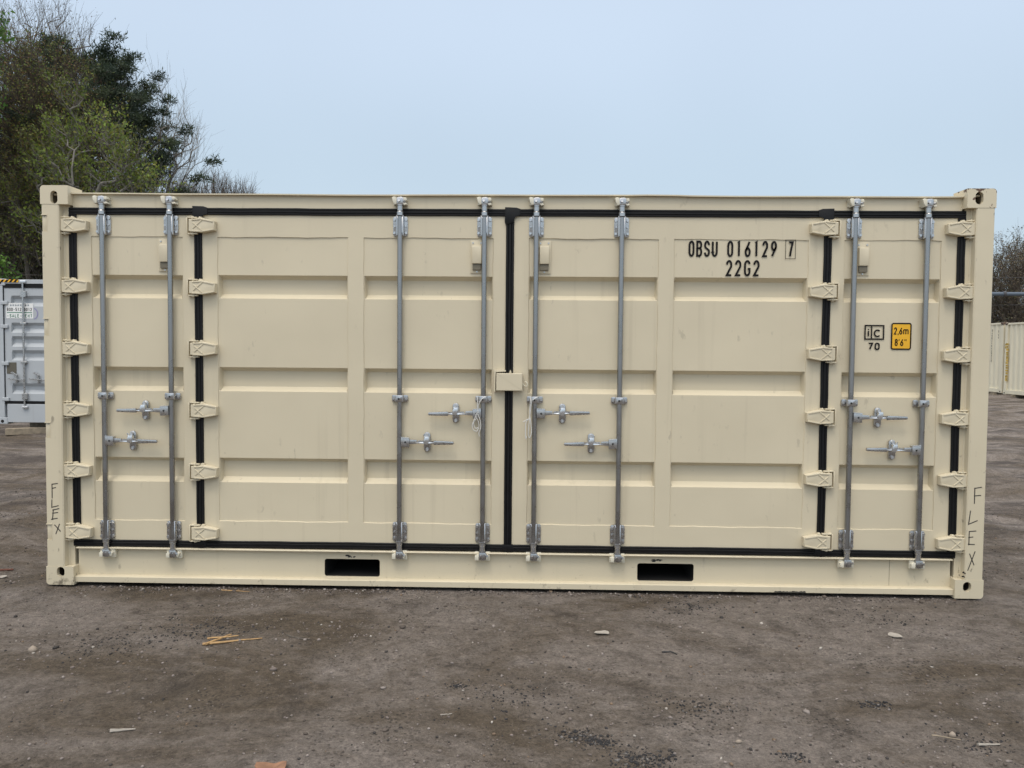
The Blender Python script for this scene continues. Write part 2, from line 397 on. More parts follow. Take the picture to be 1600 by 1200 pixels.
# corner posts
def post(left):
    bm = bmesh.new()
    s = 1 if left else -1
    X = (lambda x: x) if left else (lambda x: LX-x)
    def bx(x0, x1, y0, y1, z0, z1, bev=0):
        a, b = sorted((X(x0), X(x1))); box(bm, a, b, y0, y1, z0, z1, bev)
    slots = [(2.300, 2.402), (1.632, 1.736), (.968, 1.062), (.296, .397)] if left else []
    zs = [.1205]
    for a, b in sorted(slots): zs += [a, b]
    zs.append(HZ-.1185)
    # pressed post: broad front face, sloped step back to the door frame strip
    prof = [(.006, .006), (.012, .002), (.112, .002), (.119, .008), (.1215, .047), (.128, YD-.001), (.161, YD-.001), (.161, .14), (.004, .14), (.004, .012)]
    prof_slot = [(.041, .002), (.112, .002), (.119, .008), (.1215, .047), (.128, YD-.001), (.161, YD-.001), (.161, .14), (.041, .14)]
    for k in range(len(zs)-1):
        pr = prof_slot if k % 2 else prof
        A = [bm.verts.new((X(x), y, zs[k])) for x, y in pr]; B = [bm.verts.new((X(x), y, zs[k+1])) for x, y in pr]
        n = len(pr)
        for i in range(n):
            q = (A[i], A[(i+1) % n], B[(i+1) % n], B[i]); bm.faces.new(q if left else q[::-1])
        ca = bm.faces.new(A if not left else A[::-1]); cb = bm.faces.new(B[::-1] if not left else B)
    bmesh.ops.recalc_face_normals(bm, faces=bm.faces)
    o = obj('corner_post', bm, M['post'], ROOT, smooth=25)
    for a, b in slots:
        bm = bmesh.new(); box(bm, .0045, .0385, .009, .09, a, b, .006, 2); box(bm, .0405, .0445, .001, .06, a-.003, b+.004)
        box(bm, .004, .0445, .000, .06, b, b+.006); 
        obj('lashing_bar', bm, M['post'], o, smooth=40)
    return o
PL, PR = post(True), post(False)
for x0 in (0, LX-.15):
    bm = bmesh.new(); box(bm, x0+.004, x0+.146, WY-.14, WY-.004, .1205, HZ-.1185); obj('corner_post', bm, M['post'], ROOT)

# marker-pen writing on the posts
def scrawl(parent, strokes, y=.0012, t=.0062):
    bm = bmesh.new()
    for st in strokes: ribbon(bm, st, t, y)
    return obj('handwriting', bm, M['pen'], parent)
def pl(px, pz): return (.0 + (px-66)*.004+.004, 0.0)
# left, written downwards: stroke points in metres (x, z)
scrawl(PL, [[(.046, .664), (.046, .569)], [(.046, .662), (.085, .668)], [(.044, .634), (.072, .641)],
            [(.044, .562), (.042, .510), (.088, .522)], [(.052, .497), (.046, .428)], [(.046, .492), (.092, .503)], [(.044, .471), (.084, .477)], [(.036, .431), (.080, .439)],
            [(.058, .396), (.098, .352)], [(.092, .402), (.066, .334)]])
scrawl(PR, [[(5.984, .707), (5.984, .610)], [(5.980, .708), (6.027, .716)], [(5.980, .660), (6.024, .664)],
            [(5.962, .566), (5.952, .478), (6.008, .503)], [(5.958, .434), (5.958, .344)], [(5.958, .432), (6.002, .436)], [(5.954, .394), (5.984, .397)], [(5.952, .350), (5.995, .349)],
            [(5.964, .290), (5.995, .215)], [(5.999, .305), (5.956, .180)]])

# small rust chips above the right casting
bm = bmesh.new()
for x, z, r in ((5.930, .168, .009), (5.940, .163, .006), (5.927, .142, .008), (5.936, .139, .006)):
    bm = bmesh.new(); prism(bm, [(x+r*math.cos(t)*random.uniform(.6, 1.2), z+r*.7*math.sin(t)) for t in [i*math.pi/4 for i in range(8)]], .0008, .0018)
    obj('rust_chip', bm, M['black_scrap'], PR)

# top rail with overhanging lip (slightly dented), bottom rail with fork pockets
bm = bmesh.new()
box(bm, .18, LX-.18, .058, .12, 2.455, 2.546)
n = 60
rows_ = []
for i in range(n+1):
    x = .181+(LX-.362)*i/n
    d = .0018*math.sin(x*2.1+.6)+.0010*math.sin(x*5.3)+(.002 if 3.8 < x < 4.1 else 0)-.002
    if i in (0, n): d = 0
    rows_.append([bm.verts.new((x, y, z)) for y, z in ((.034, 2.545+d), (.034, 2.553+d), (.20, 2.556+d*.3), (.20, 2.548+d*.3))])
for a, b in zip(rows_, rows_[1:]):
    for k in range(4): bm.faces.new((a[k], b[k], b[(k+1) % 4], a[(k+1) % 4]))
bmesh.ops.recalc_face_normals(bm, faces=bm.faces)
TR = obj('top_rail', bm, M['tan'], ROOT)
bm = bmesh.new()
pk = [(1.817, 2.182), (3.866, 4.232)]
holed(bm, [(.18, .055), (LX-.18, .055), (LX-.18, .236), (.18, .236)], [rrect(a, b, .0655, .181, .016, 4) for a, b in pk], .062, .006, .006, back=False)
box(bm, .181, LX-.181, .026, .120, .2335, .2435, .003)                   # upper ledge
prism_pts = [(.018, .016), (.018, .050), (.026, .0545), (.0615, .0565), (.0615, .016)]
A = [bm.verts.new((.181, y, z)) for y, z in prism_pts]; B = [bm.verts.new((LX-.181, y, z)) for y, z in prism_pts]
for i in range(5): bm.faces.new((A[i], A[(i+1) % 5], B[(i+1) % 5], B[i]))
bm.faces.new(A); bm.faces.new(B)
bmesh.ops.recalc_face_normals(bm, faces=bm.faces)
BR = obj('bottom_rail', bm, M['rail'], ROOT)
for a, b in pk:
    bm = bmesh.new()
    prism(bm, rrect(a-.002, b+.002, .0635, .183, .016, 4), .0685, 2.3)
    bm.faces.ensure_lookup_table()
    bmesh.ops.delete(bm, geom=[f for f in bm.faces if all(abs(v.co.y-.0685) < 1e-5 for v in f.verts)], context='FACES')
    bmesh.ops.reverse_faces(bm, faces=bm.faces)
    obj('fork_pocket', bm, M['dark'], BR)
# black overspray marks above the pockets, dark scrapes under the flange
for cx in (2.005, 4.005):
    bm = bmesh.new()
    for k in range(7):
        x = cx+random.uniform(-.04, .045); z = .199+random.uniform(-.006, .008); rx = random.uniform(.008, .022); rz = random.uniform(.003, .006)
        prism(bm, [(x+rx*math.cos(t)*random.uniform(.6, 1.1), z+rz*math.sin(t)*random.uniform(.7, 1.2)) for t in [i*math.pi/5 for i in range(10)]], .0612-.0001*k, .0618)
    obj('paint_smudge', bm, M['black_scrap'], BR)
bm = bmesh.new(); ribbon(bm, [(5.49, .060), (5.49, .232)], .0022, .0612); obj('weld_seam', bm, M['hole'], BR)
bm = bmesh.new()
for k in range(9):
    x = 4.74+k*.022; prism(bm, [(x, .0175), (x+.026, .0175), (x+.022, .022+random.uniform(0, .006)), (x+.004, .022+random.uniform(0, .007))], .0172-.0001*(k % 2), .0178)
obj('scrape_mark', bm, M['black_scrap'], BR)

# rest of the box: end walls, rear wall, roof, floor
def corrugated(axis, a0, a1, fixed, depth, z0, z1, name):
    bm = bmesh.new(); pts = []; x = a0; k = 0
    while x < a1-.01:
        for dx, d in ((.0, 0), (.07, 0), (.138, depth), (.208, depth)):
            if x+dx < a1: pts.append((x+dx, d))
        x += .276
    pts.append((a1, 0))
    lo = []; hi = []
    for p, d in pts:
        c = (fixed+d, p) if axis == 'y' else (p, fixed+d)
        lo.append(bm.verts.new((*c, z0))); hi.append(bm.verts.new((*c, z1)))
    for i in range(len(lo)-1): bm.faces.new((lo[i], lo[i+1], hi[i+1], hi[i]))
    return obj(name, bm, M['tan'], ROOT)
corrugated('y', .141, WY-.141, .012, .04, .16, HZ-.1, 'end_wall'); corrugated('y', .141, WY-.141, LX-.012, -.04, .16, HZ-.1, 'end_wall')
corrugated('x', .147, LX-.147, WY-.012, -.036, .16, HZ-.05, 'rear_wall')
for x in (0.004, LX-.064):
    bm = bmesh.new(); box(bm, x, x+.06, .163, WY-.163, HZ-.1, HZ-.02); obj('end_rail', bm, M['tan'], ROOT)
    bm = bmesh.new(); box(bm, x, x+.06, .163, WY-.163, .02, .16); obj('end_rail', bm, M['tan'], ROOT)
bm = bmesh.new(); box(bm, .065, LX-.065, .2, WY-.06, 2.535, 2.549); obj('roof', bm, M['tan'], ROOT)
bm = bmesh.new(); box(bm, .065, LX-.065, .13, WY-.06, .19, .22); obj('floor', bm, M['wood'], ROOT)
bm = bmesh.new(); box(bm, .181, LX-.181, WY-.06, WY-.012, .016, .16); obj('rear_rail', bm, M['tan'], ROOT)

# ---------------- doors
DOORS = [  # x0,x1, panel columns, band shift, label
    (.203, .976, [(.296, .897)], 0.0), (1.026, 2.994, [(1.123, 1.975), (2.075, 2.913)], 0.003),
    (3.046, 5.018, [(3.141, 3.972), (4.068, 4.922)], 0.006), (5.066, 5.853, [(5.146, 5.757)], 0.004)]
def sm(t): t = min(max(t, 0), 1); return t
def door_mesh(x0, x1, cols, dz):
    zlo, zhi = .290, 2.4165
    zp0, zp1 = .420+dz, 2.277
    bands = [(2.029+dz, 1.878+dz), (1.432+dz, 1.274+dz), (.838+dz, .677+dz)]
    xs = {x0, x1}; zs = {zlo, zhi}
    for a, b in cols:
        for v in (a, a+.003, a+.005, a+.014, b-.014, b-.005, b-.003, b): xs.add(v)
    for v in (zp0, zp0+.003, zp1-.003, zp1): zs.add(v)
    for t, b in bands:
        for v in (t, t-.004, t-.022, t-.026, b, b+.004, b+.027, b+.031): zs.add(v)
    def fill(S, step):
        S = sorted(S); o = [S[0]]
        for a, b in zip(S, S[1:]):
            k = max(1, int(round((b-a)/step)))
            o += [a+(b-a)*(i+1)/k for i in range(k)]
        return o
    X = fill(xs, .05); Z = fill(zs, .05)
    ph = random.uniform(0, 9)
    def depth(x, z):
        for a, b in cols:
            if a <= x <= b:
                d = 0
                e = min(sm((x-a)/.003), sm((b-x)/.003), sm((z-zp0)/.003), sm((zp1-z)/.003))
                d = .0058*e
                # oil-canning of the thin sheet
                w = sm((x-a)/.15)*sm((b-x)/.15)
                d += w*e*.0012*(math.sin(x*5.1+ph+z*2.3)+math.sin(z*7.3-x*2.7+ph*2))
                for t, bb in bands:
                    if bb < z < t:
                        tz = min(sm((t-z)/.024), sm((z-bb)/.029))
                        tx = min(sm((x-a-.005)/.009), sm((b-.005-x)/.009))
                        d += .046*min(tz, tx)
                return d
        return 0.0006*math.sin(z*9+x*3+ph)
    bm = bmesh.new()
    ex = [v for c in cols for v in c]
    def wob(x, z):
        wx = wz = 0
        if min(abs(z-zp0), abs(z-zp1)) < .0035: wz = .0017*math.sin(x*13+ph)+.0012*math.sin(x*41+ph*3)
        if min(abs(x-v) for v in ex) < .0055 and zp0+.02 < z < zp1-.02: wx = .0013*math.sin(z*17+ph)+.0009*math.sin(z*43+ph*2)
        return x+wx, z+wz
    V = [[bm.verts.new((wob(x, z)[0], YD+depth(x, z), wob(x, z)[1])) for z in Z] for x in X]
    for i in range(len(X)-1):
        for j in range(len(Z)-1):
            bm.faces.new((V[i][j], V[i+1][j], V[i+1][j+1], V[i][j+1]))
    # returned edges and back
    bl = [bm.verts.new((x, YD+.055, z)) for x, z in ((x0, zlo), (x1, zlo), (x1, zhi), (x0, zhi))]
    L_ = [V[0][j] for j in range(len(Z))]; R_ = [V[-1][j] for j in range(len(Z))]; B_ = [V[i][0] for i in range(len(X))]; T_ = [V[i][-1] for i in range(len(X))]
    bm.faces.new(L_+[bl[3], bl[0]]); bm.faces.new(R_[::-1]+[bl[1], bl[2]]); bm.faces.new(B_[::-1]+[bl[0], bl[1]]); bm.faces.new(T_+[bl[2], bl[3]])
    bm.faces.new((bl[0], bl[3], bl[2], bl[1]))
    return bm
doors = []
for (x0, x1, cols, dz) in DOORS:
    doors.append(obj('side_door', door_mesh(x0, x1, cols, dz), M['tan'], ROOT, smooth=28))
doors[2]['label'] = 'wide door carrying the black container number'
doors[3]['label'] = 'narrow door carrying the yellow height sticker'

# rubber gaskets (profile with lips), T-pieces where the uprights meet the top gasket
def gasket(parent, p, q, w=.047):
    """straight strip between points (x,z)"""
    bm = bmesh.new()
    d = Vector((q[0]-p[0], 0, q[1]-p[1])); L_ = d.length; d.normalize(); s = Vector((d.z, 0, -d.x))
    prof = [(-.5, .060), (-.5, .047), (-.42, .0445), (-.26, .0445), (-.20, .0475), (-.12, .0435), (.12, .0435), (.20, .0475), (.26, .0445), (.42, .0445), (.5, .047), (.5, .060)]
    segs = max(2, int(L_/.12)); rings = []
    for i in range(segs+1):
        c = Vector((p[0], 0, p[1]))+d*(L_*i/segs)
        wob = 0 if i in (0, segs) else random.uniform(-.0012, .0012)
        rings.append([bm.verts.new(c+s*(u*w+wob)+Vector((0, y, 0))) for u, y in prof])
    for a, b in zip(rings, rings[1:]):
        for k in range(len(prof)-1): bm.faces.new((a[k], b[k], b[k+1], a[k+1]))
    bm.faces.new(rings[0]); bm.faces.new(rings[-1])
    bmesh.ops.recalc_face_normals(bm, faces=bm.faces)
    return obj('gasket', bm, M['rubber'], parent, smooth=25)
ZT, ZB = 2.4385, .2685
XV = [.1795, 1.0005, 3.0195, 5.0400, 5.8770]
for k in range(4):
    a, b = XV[k], XV[k+1]
    gasket(doors[k], (a+.0236 if k else a-.022, ZT), (b-.0236 if k < 3 else b+.022, ZT), .045)
    gasket(doors[k], (a+.0236 if k else a-.022, ZB+.004*(k in (1, 2))), (b-.0236 if k < 3 else b+.022, ZB+.004*(k in (1, 2))), .043)
for k, (x, par) in enumerate(zip(XV, (0, 1, 2, 2, 3))):
    gasket(doors[par], (x, ZB+.022), (x, ZT-.0232), .049)
def tpiece(parent, x, s):
    bm = bmesh.new()
    prism(bm, [(x+s*a, z) for a, z in ((-.033, 2.473), (.040, 2.471), (.066, 2.462), (.066, 2.418), (.030, 2.414), (.0255, 2.375), (-.0255, 2.358), (-.034, 2.378))], .0395, .062, .004)
    obj('gasket_joint', bm, M['rubber'], parent, smooth=30)
    bm = bmesh.new()
    prism(bm, [(x+s*a, z) for a, z in ((-.034, .296), (-.042, .258), (.0, .242), (.042, .250), (.036, .296))], .041, .062, .004)
    obj('gasket_joint', bm, M['rubber'], parent, smooth=30)
tpiece(doors[1], XV[1], 1); tpiece(doors[2], XV[2], 1); tpiece(doors[2], XV[3], -1)

# hinges
def hinge_bm(s):
    bm = bmesh.new()
    # blade (door half) with tapering tip
    P = [(.012, -.040), (.050, -.044), (.098, -.046), (.178, -.031), (.180, .027), (.135, .038), (.098, .046), (.050, .041), (.012, .039)]
    prism(bm, [(s*x, z) for x, z in P], .012, .0535, .004)
    # raised rim and crossing ribs
    def rib(p, q, w, y):
        d = Vector((q[0]-p[0], q[1]-p[1])).normalized(); nx, nz = -d.y*w/2, d.x*w/2
        prism(bm, [(s*(p[0]+nx), p[1]+nz), (s*(q[0]+nx), q[1]+nz), (s*(q[0]-nx), q[1]-nz), (s*(p[0]-nx), p[1]-nz)], y, .0125, .002)
    rib((.034, -.037), (.100, -.0395), .009, .0075); rib((.100, -.0395), (.174, -.026), .009, .0074)
    rib((.034, .034), (.092, .038), .009, .0075); rib((.092, .038), (.172, .023), .009, .0074)
    rib((.040, -.020), (.098, .032), .007, .0080); rib((.040, .018), (.096, -.033), .007, .0077)
    # weld lumps at the gasket
    prism(bm, [(s*x, z) for x, z in ((.066, .042), (.094, .045), (.090, .055), (.075, .057))], .022, .05, .004)
    # post lug: base plate and two ears around the pin
    prism(bm, [(s*x, z) for x, z in ((-.001, -.058), (.062, -.056), (.062, -.048), (.004, -.048))], .020, .0535, .003)
    prism(bm, [(s*x, z) for x, z in ((-.001, .056), (.062, .054), (.062, .046), (.004, .046))], .020, .0535, .003)
    prism(bm, [(s*x, z) for x, z in ((-.006, -.054), (.002, -.054), (.002, .052), (-.006, .052))], .018, .0535, .002)
    cyl(bm, (s*.03, .033, -.062), (s*.03, .033, .060), .009, n=10)
    return bm
HP = {}
for s in (1, -1):
    bm = hinge_bm(s); me = bpy.data.meshes.new('hinge'); bm.normal_update(); bmesh.ops.recalc_face_normals(bm, faces=bm.faces); bm.to_mesh(me); bm.free()
    me.materials.append(M['tan']); me.shade_smooth(); me.set_sharp_from_angle(angle=math.radians(35)); HP[s] = me
HZS = [2.346, 1.949, 1.551, 1.150, .752, .347]
for (x, s, par) in ((.108, 1, 0), (.944, 1, 1), (5.103, -1, 2), (5.952, -1, 3)):
    for i, z in enumerate(HZS):
        o = link_mesh('hinge', HP[s], doors[par], (x+random.uniform(-.002, .002), 0, z+random.uniform(-.002, .002)))
        o.rotation_euler = (0, random.uniform(-.012, .012), 0)

# locking bars, brackets, cams, keepers, handles
def top_bracket_bm():
    bm = bmesh.new()
    prism(bm, rrect(-.047, .047, -.063, .063, .014), .046, .0535, .0015)
    prism(bm, rrect(-.0265, .0265, -.066, .070, .006), .020, .0465, .008)
    return bm
def bolt_bm(r):
    bm = bmesh.new(); cyl(bm, (0, .0462, 0), (0, .0375, 0), r, r*.85, 6); return bm
def hole_bm(y):
    bm = bmesh.new(); cyl(bm, (-.004, y, 0), (-.004, y-.0006, 0), .0065, n=10); return bm
def mid_bracket_bm():
    bm = bmesh.new()
    prism(bm, rrect(-.052, .052, -.023, .021, .009), .044, .0535, .002)
    prism(bm, rrect(-.029, .027, -.024, .022, .006), .0105, .046, .006)
    return bm
def cam_bm(top):
    s = 1 if top else -1
    bm = bmesh.new()
    cyl(bm, (0, .030, 0), (0, .030, s*.022), .0225, .0225, 16)                    # collar
    cyl(bm, (0, .030, s*.022), (0, .030, s*.030), .0225, .017, 16)
    cyl(bm, (0, .030, s*.030), (0, .030, s*.062), .0185, .0185, 16)
    cyl(bm, (0, .030, s*.062), (0, .030, s*.067), .024, .024, 16)
    prism(bm, [(-.020, s*.066), (.020, s*.066), (.034, s*.083), (.030, s*.110), (.010, s*.118), (-.012, s*.116), (-.026, s*.104), (-.022, s*.084)], .012, .048, .005)
    cyl(bm, (.020, .028, s*.090), (.034, .006, s*.086), .009, .007, 8)
    cyl(bm, (-.004, .012, s*.090), (-.004, .003, s*.092), .010, .008, 8)
    return bm
def keeper_bm(top):
    bm = bmesh.new()
    if top:
        prism(bm, [(-.050, .012), (-.036, .018), (-.020, .015), (-.018, -.030), (-.034, -.034), (-.040, -.010)], .004, .057, .003)
        prism(bm, [(.024, .014), (.042, .012), (.046, -.004), (.034, -.012), (.024, -.004)], .008, .057, .003)
        prism(bm, [(.022, -.022), (.040, -.020), (.046, -.032), (.026, -.036)], .008, .057, .003)
        prism(bm, [(-.045, -.028), (.045, -.028), (.042, .010), (-.042, .010)], .050, .0575, .001)
    else:
        prism(bm, rrect(-.050, .050, -.031, .028, .004), .034, .0615, .003)
        prism(bm, [(-.046, -.022), (-.022, -.024), (-.020, .012), (-.032, .016), (-.046, .004)], .010, .047, .004)
        prism(bm, [(.020, -.014), (.034, -.018), (.044, .006), (.036, .016), (.022, .008)], .012, .047, .004)
    return bm
def handle_bm(s):
    """s=+1: clamp at the left (origin = bar axis), grip to the right"""
    bm = bmesh.new()
    prism(bm, [(s*.012, -.030), (s*.066, -.034), (s*.068, .026), (s*.012, .030)], .004, .036, .004)     # clamp
    prism(bm, [(s*.066, -.014), (s*.115, -.010), (s*.115, .014), (s*.066, .017)], .012, .024, .003)
    prism(bm, [(s*.112, -.009), (s*.235, -.010), (s*.245, .004), (s*.215, .010), (s*.125, .013)], .010, .022, .003)
    prism(bm, [(s*.225, -.016), (s*.350, -.013), (s*.3545, -.004), (s*.350, .007), (s*.225, .012)], .006, .020, .004)   # grip
    return bm
def ridge_bm(s):
    bm = bmesh.new()
    prism(bm, [(s*.104, -.004), (s*.18, -.008), (s*.232, -.003), (s*.18, .005)], .0035, .0105, .002)
    prism(bm, [(s*.014, .0265), (s*.066, .0225), (s*.066, .0285), (s*.014, .0325)], .003, .034, .002)
    return bm
def latch_bm():
    bm = bmesh.new()
    prism(bm, rrect(-.021, .021, -.066, .062, .0205, 6), .040, .0535, .003)
    prism(bm, rrect(-.019, .019, -.010, .012, .004), .022, .041, .003)
    return bm
def hasp_bm(s):
    bm = bmesh.new()
    prism(bm, [(-.014, .036), (.016, .036), (.020, .014), (.012, -.004), (.004, -.016), (-.016, -.010), (-.022, .002), (-.012, .014)], -.002, .022, .005)
    cyl(bm, (0, .041, .046), (0, .024, .046), .0115, .0105, 10)
    cyl(bm, (0, .041, -.050), (0, .032, -.050), .0115, .010, 10)
    cyl(bm, (-.012*s, .016, .030), (-.020*s, .010, .050), .004, .004, 6)
    return bm
BARS = [(.384, 0), (.826, 0), (2.315, 1), (2.856, 1), (3.188, 2), (3.731, 2), (5.201, 3), (5.6535, 3)]
HAND = [(1, -1, 1.150), (0, 1, .950), (3, -1, 1.152), (2, 1, .962), (4, 1, 1.155), (5, -1, .965), (6, 1, 1.150), (7, -1, .945)]
keep = {}
def inst(key, fn, m, parent, at, sm_=35):
    if key not in keep:
        bm = fn(); bmesh.ops.recalc_face_normals(bm, faces=bm.faces)
        o = obj(key.split('|')[0], bm, m, parent, at, smooth=sm_); keep[key] = o.data
        return o
    return link_mesh(key.split('|')[0], keep[key], parent, at)
for k, (x, di) in enumerate(BARS):
    d = doors[di]; zt, zb = 2.348, (.358 if k < 2 else .370 if k < 6 else .358)
    zm = 1.243
    bm = bmesh.new(); cyl(bm, (x, .030, zb-.06), (x, .030, zt+.06), .0168, n=20, caps=False)
    bar = obj('locking_bar', bm, M['tube'], d, smooth=60)
    inst('bar_bracket', top_bracket_bm, M['galv'], d, (x, 0, zt)); inst('bar_bracket', top_bracket_bm, M['galv'], d, (x, 0, zb))
    for z in (zt, zb):
        for bx_ in (-.038, .038):
            for bz_ in (-.042, .0, .042): inst('bolt' if bz_ else 'rivet', (lambda: bolt_bm(.0105)) if bz_ else (lambda: bolt_bm(.007)), M['bolt'], d, (x+bx_*(1 if bz_ else .92), 0, z+bz_))
        for hz_ in (-.040, .044): inst('bracket_hole', lambda: hole_bm(.0199), M['dark'], d, (x, 0, z+hz_))
    inst('bar_guide', mid_bracket_bm, M['galv'], d, (x, 0, zm))
    for bx_ in (-.041, .041): inst('bolt', None, M['bolt'], d, (x+bx_, 0, zm-.001))
    inst('bracket_hole|guide', lambda: hole_bm(.0104), M['dark'], d, (x, 0, zm-.002))
    inst('bar_cam|top', lambda: cam_bm(True), M['galv'], d, (x, 0, zt+.066)); inst('bar_cam|bottom', lambda: cam_bm(False), M['galv'], d, (x, 0, zb-.056))
    inst('cam_keeper|top', lambda: keeper_bm(True), M['cream'], TR, (x, 0, zt+.165)); 
    inst('cam_keeper|bottom', lambda: keeper_bm(False), M['cream'], BR, (x+(.006 if k < 2 else 0), 0, zb-.150))
for (bi, s, z) in HAND:
    x, di = BARS[bi]; d = doors[di]
    h = inst('lock_handle|%d' % s, lambda: handle_bm(s), M['galv'], d, (x, 0, z)); h.rotation_euler = (0, -s*random.uniform(-.012, .03)*1, 0)
    r = inst('handle_ridge|%d' % s, lambda: ridge_bm(s), M['bright'], d, (x, 0, z)); r.rotation_euler = h.rotation_euler
    inst('handle_latch', latch_bm, M['galv'], d, (x+s*.178, 0, z+.001))
    inst('latch_hasp|%d' % s, lambda: hasp_bm(s), M['bright'], d, (x+s*.178, 0, z+.001))
    bm = bmesh.new(); cyl(bm, (0, .0041, 0), (0, .0034, 0), .0065, n=10); obj('bracket_hole', bm, M['dark'], d, (x+s*.041, 0, z))

# vents
for di, cx in ((0, .782), (1, 2.808), (2, 3.241), (3, 5.262)):
    d = doors[di]
    yb = YD+.0045
    bm = bmesh.new()
    prism(bm, rrect(cx-.043, cx+.043, 2.052, 2.262, .006), yb-.006, yb-.0002, .002)
    prism(bm, [(cx-.030, 2.112), (cx+.030, 2.112), (cx+.030, 2.214), (cx+.030, 2.226), (cx-.030, 2.226), (cx-.030, 2.214)], yb-.030, yb-.0055, .006)
    v = obj('vent', bm, M['tan'], d, smooth=35)
    bm = bmesh.new(); box(bm, cx-.027, cx+.027, yb-.020, yb-.0058, 2.072, 2.1115, .002); obj('vent_grille', bm, M['mesh_'], d)
    for x, z in ((cx-.026, 2.246), (cx+.026, 2.246), (cx, 2.062)):
        bm = bmesh.new(); cyl(bm, (x, yb-.006, z), (x, yb-.0095, z), .006, .005, 8); obj('vent_screw', bm, M['bolt'], d)

# lock box across the centre gap
bm = bmesh.new()
prism(bm, rrect(2.940, 3.108, 1.300, 1.412, .003), .000, .046, .004)
LBX = obj('lock_box', bm, M['tan'], ROOT)
bm = bmesh.new()
prism(bm, [(2.925, 1.292), (2.934, 1.292), (2.934, 1.420), (3.0, 1.422), (3.0, 1.432), (2.925, 1.432)], .012, .0535, .002)
obj('lock_box_bracket', bm, M['tan'], LBX)
bm = bmesh.new(); tube(bm, spline([(3.106, .02, 1.352), (3.116, .015, 1.338), (3.130, .012, 1.328), (3.140, .012, 1.342), (3.134, .014, 1.356), (3.124, .02, 1.36)]), .0028, 6)
obj('hook', bm, M['cream'], LBX, smooth=60)
bm = bmesh.new(); prism(bm, [(3.022, 1.414), (3.037, 1.414), (3.034, 1.428), (3.028, 1.434)], .012, .03, .002); obj('weld_lug', bm, M['tan'], LBX)

# writing on the doors
yt = YD+.0040
def decal(name, di, build, m='ink'):
    bm = bmesh.new(); build(bm); o = obj(name, bm, M[m], doors[di]); return o
TW = .0128
def number(bm):
    w, h = .0385, .103
    text(bm, 'OBSU', 4.160, 2.166, w, h, TW, yt-.004, .0492); text(bm, '016129', 4.406, 2.166, w, h, TW, yt-.004, .0553)
def check_digit(bm):
    text(bm, '7', 4.790, 2.166, .036, .101, TW, yt-.004)
    ribbon(bm, [(4.776, 2.157), (4.838, 2.157), (4.838, 2.276), (4.776, 2.276), (4.776, 2.157)], .0032, yt-.0042)
def type_code(bm):
    text(bm, '22G2', 4.399, 2.044, .042, .103, TW, yt-.004, .0578)
decal('identification_number', 2, number); decal('size_code', 2, type_code); decal('check_digit', 2, check_digit)
def icbox(bm):
    ribbon(bm, [(5.291, 1.650), (5.408, 1.650), (5.408, 1.736), (5.291, 1.736), (5.291, 1.650)], .009, yt-.004)
    ribbon(bm, [(5.332, 1.655), (5.332, 1.731)], .0085, yt-.0041)
    text(bm, 'i', 5.301, 1.662, .022, .058, .0095, yt-.0042); text(bm, 'c', 5.346, 1.662, .046, .050, .0095, yt-.0042)
    text(bm, '70', 5.311, 1.580, .033, .048, .0095, yt-.0042, .042)
decal('approval_mark', 3, icbox)
def ypl(bm): prism(bm, rrect(5.462, 5.577, 1.590, 1.748, .010), yt-.0035, yt+.0002)
HST = decal('height_sticker', 3, ypl, 'yellow')
def yb_(bm):
    P = rrect(5.4595, 5.5795, 1.5875, 1.7505, .011); ribbon(bm, P+[P[0]], .0085, yt-.0045)
    text(bm, '2', 5.472, 1.680, .020, .046, .0068, yt-.0046); text(bm, ',', 5.495, 1.680, .010, .046, .006, yt-.0046); text(bm, '6', 5.506, 1.680, .020, .046, .0068, yt-.0046)
    text(bm, 'm', 5.531, 1.680, .034, .046, .0066, yt-.0046)
    text(bm, '8', 5.479, 1.607, .020, .046, .0068, yt-.0046); text(bm, "'", 5.501, 1.607, .012, .046, .005, yt-.0046); text(bm, '6', 5.514, 1.607, .020, .046, .0068, yt-.0046)
    text(bm, '"', 5.539, 1.607, .016, .046, .0045, yt-.0046)
decal('height_sticker_lettering', 3, yb_)

# strings tied round the two middle bars
def string_tie(x, strands, label):
    bm = bmesh.new()
    for st in strands: tube(bm, spline([(x+a, y, z) for a, y, z in st], 7), .0028, 6)
    o = obj('string', bm, M['string'], smooth=60); tag(o, label, 'string', 'white strings tied to the locking bars'); return o
string_tie(2.856, [
    [(.020, .012, 1.262), (-.004, .006, 1.248), (-.026, .008, 1.215), (-.036, .010, 1.160), (-.042, .000, 1.118)],
    [(-.040, .012, 1.262), (-.034, .006, 1.240), (-.036, .002, 1.200), (-.030, .000, 1.158)],
    [(-.042, .000, 1.118), (-.066, -.004, 1.085), (-.062, -.004, 1.050), (-.038, -.004, 1.040), (-.024, -.002, 1.075), (-.036, .0, 1.120)],
    [(-.036, -.002, 1.158), (-.050, -.004, 1.125), (-.060, -.004, 1.090), (-.048, -.002, 1.058), (-.030, -.002, 1.062)],
    [(-.034, -.002, 1.150), (-.016, -.004, 1.105), (-.014, -.004, 1.060), (-.024, -.002, 1.030), (-.022, -.002, 1.005)]],
    'white string with a drooping loop tied round the bar just left of the lock box')
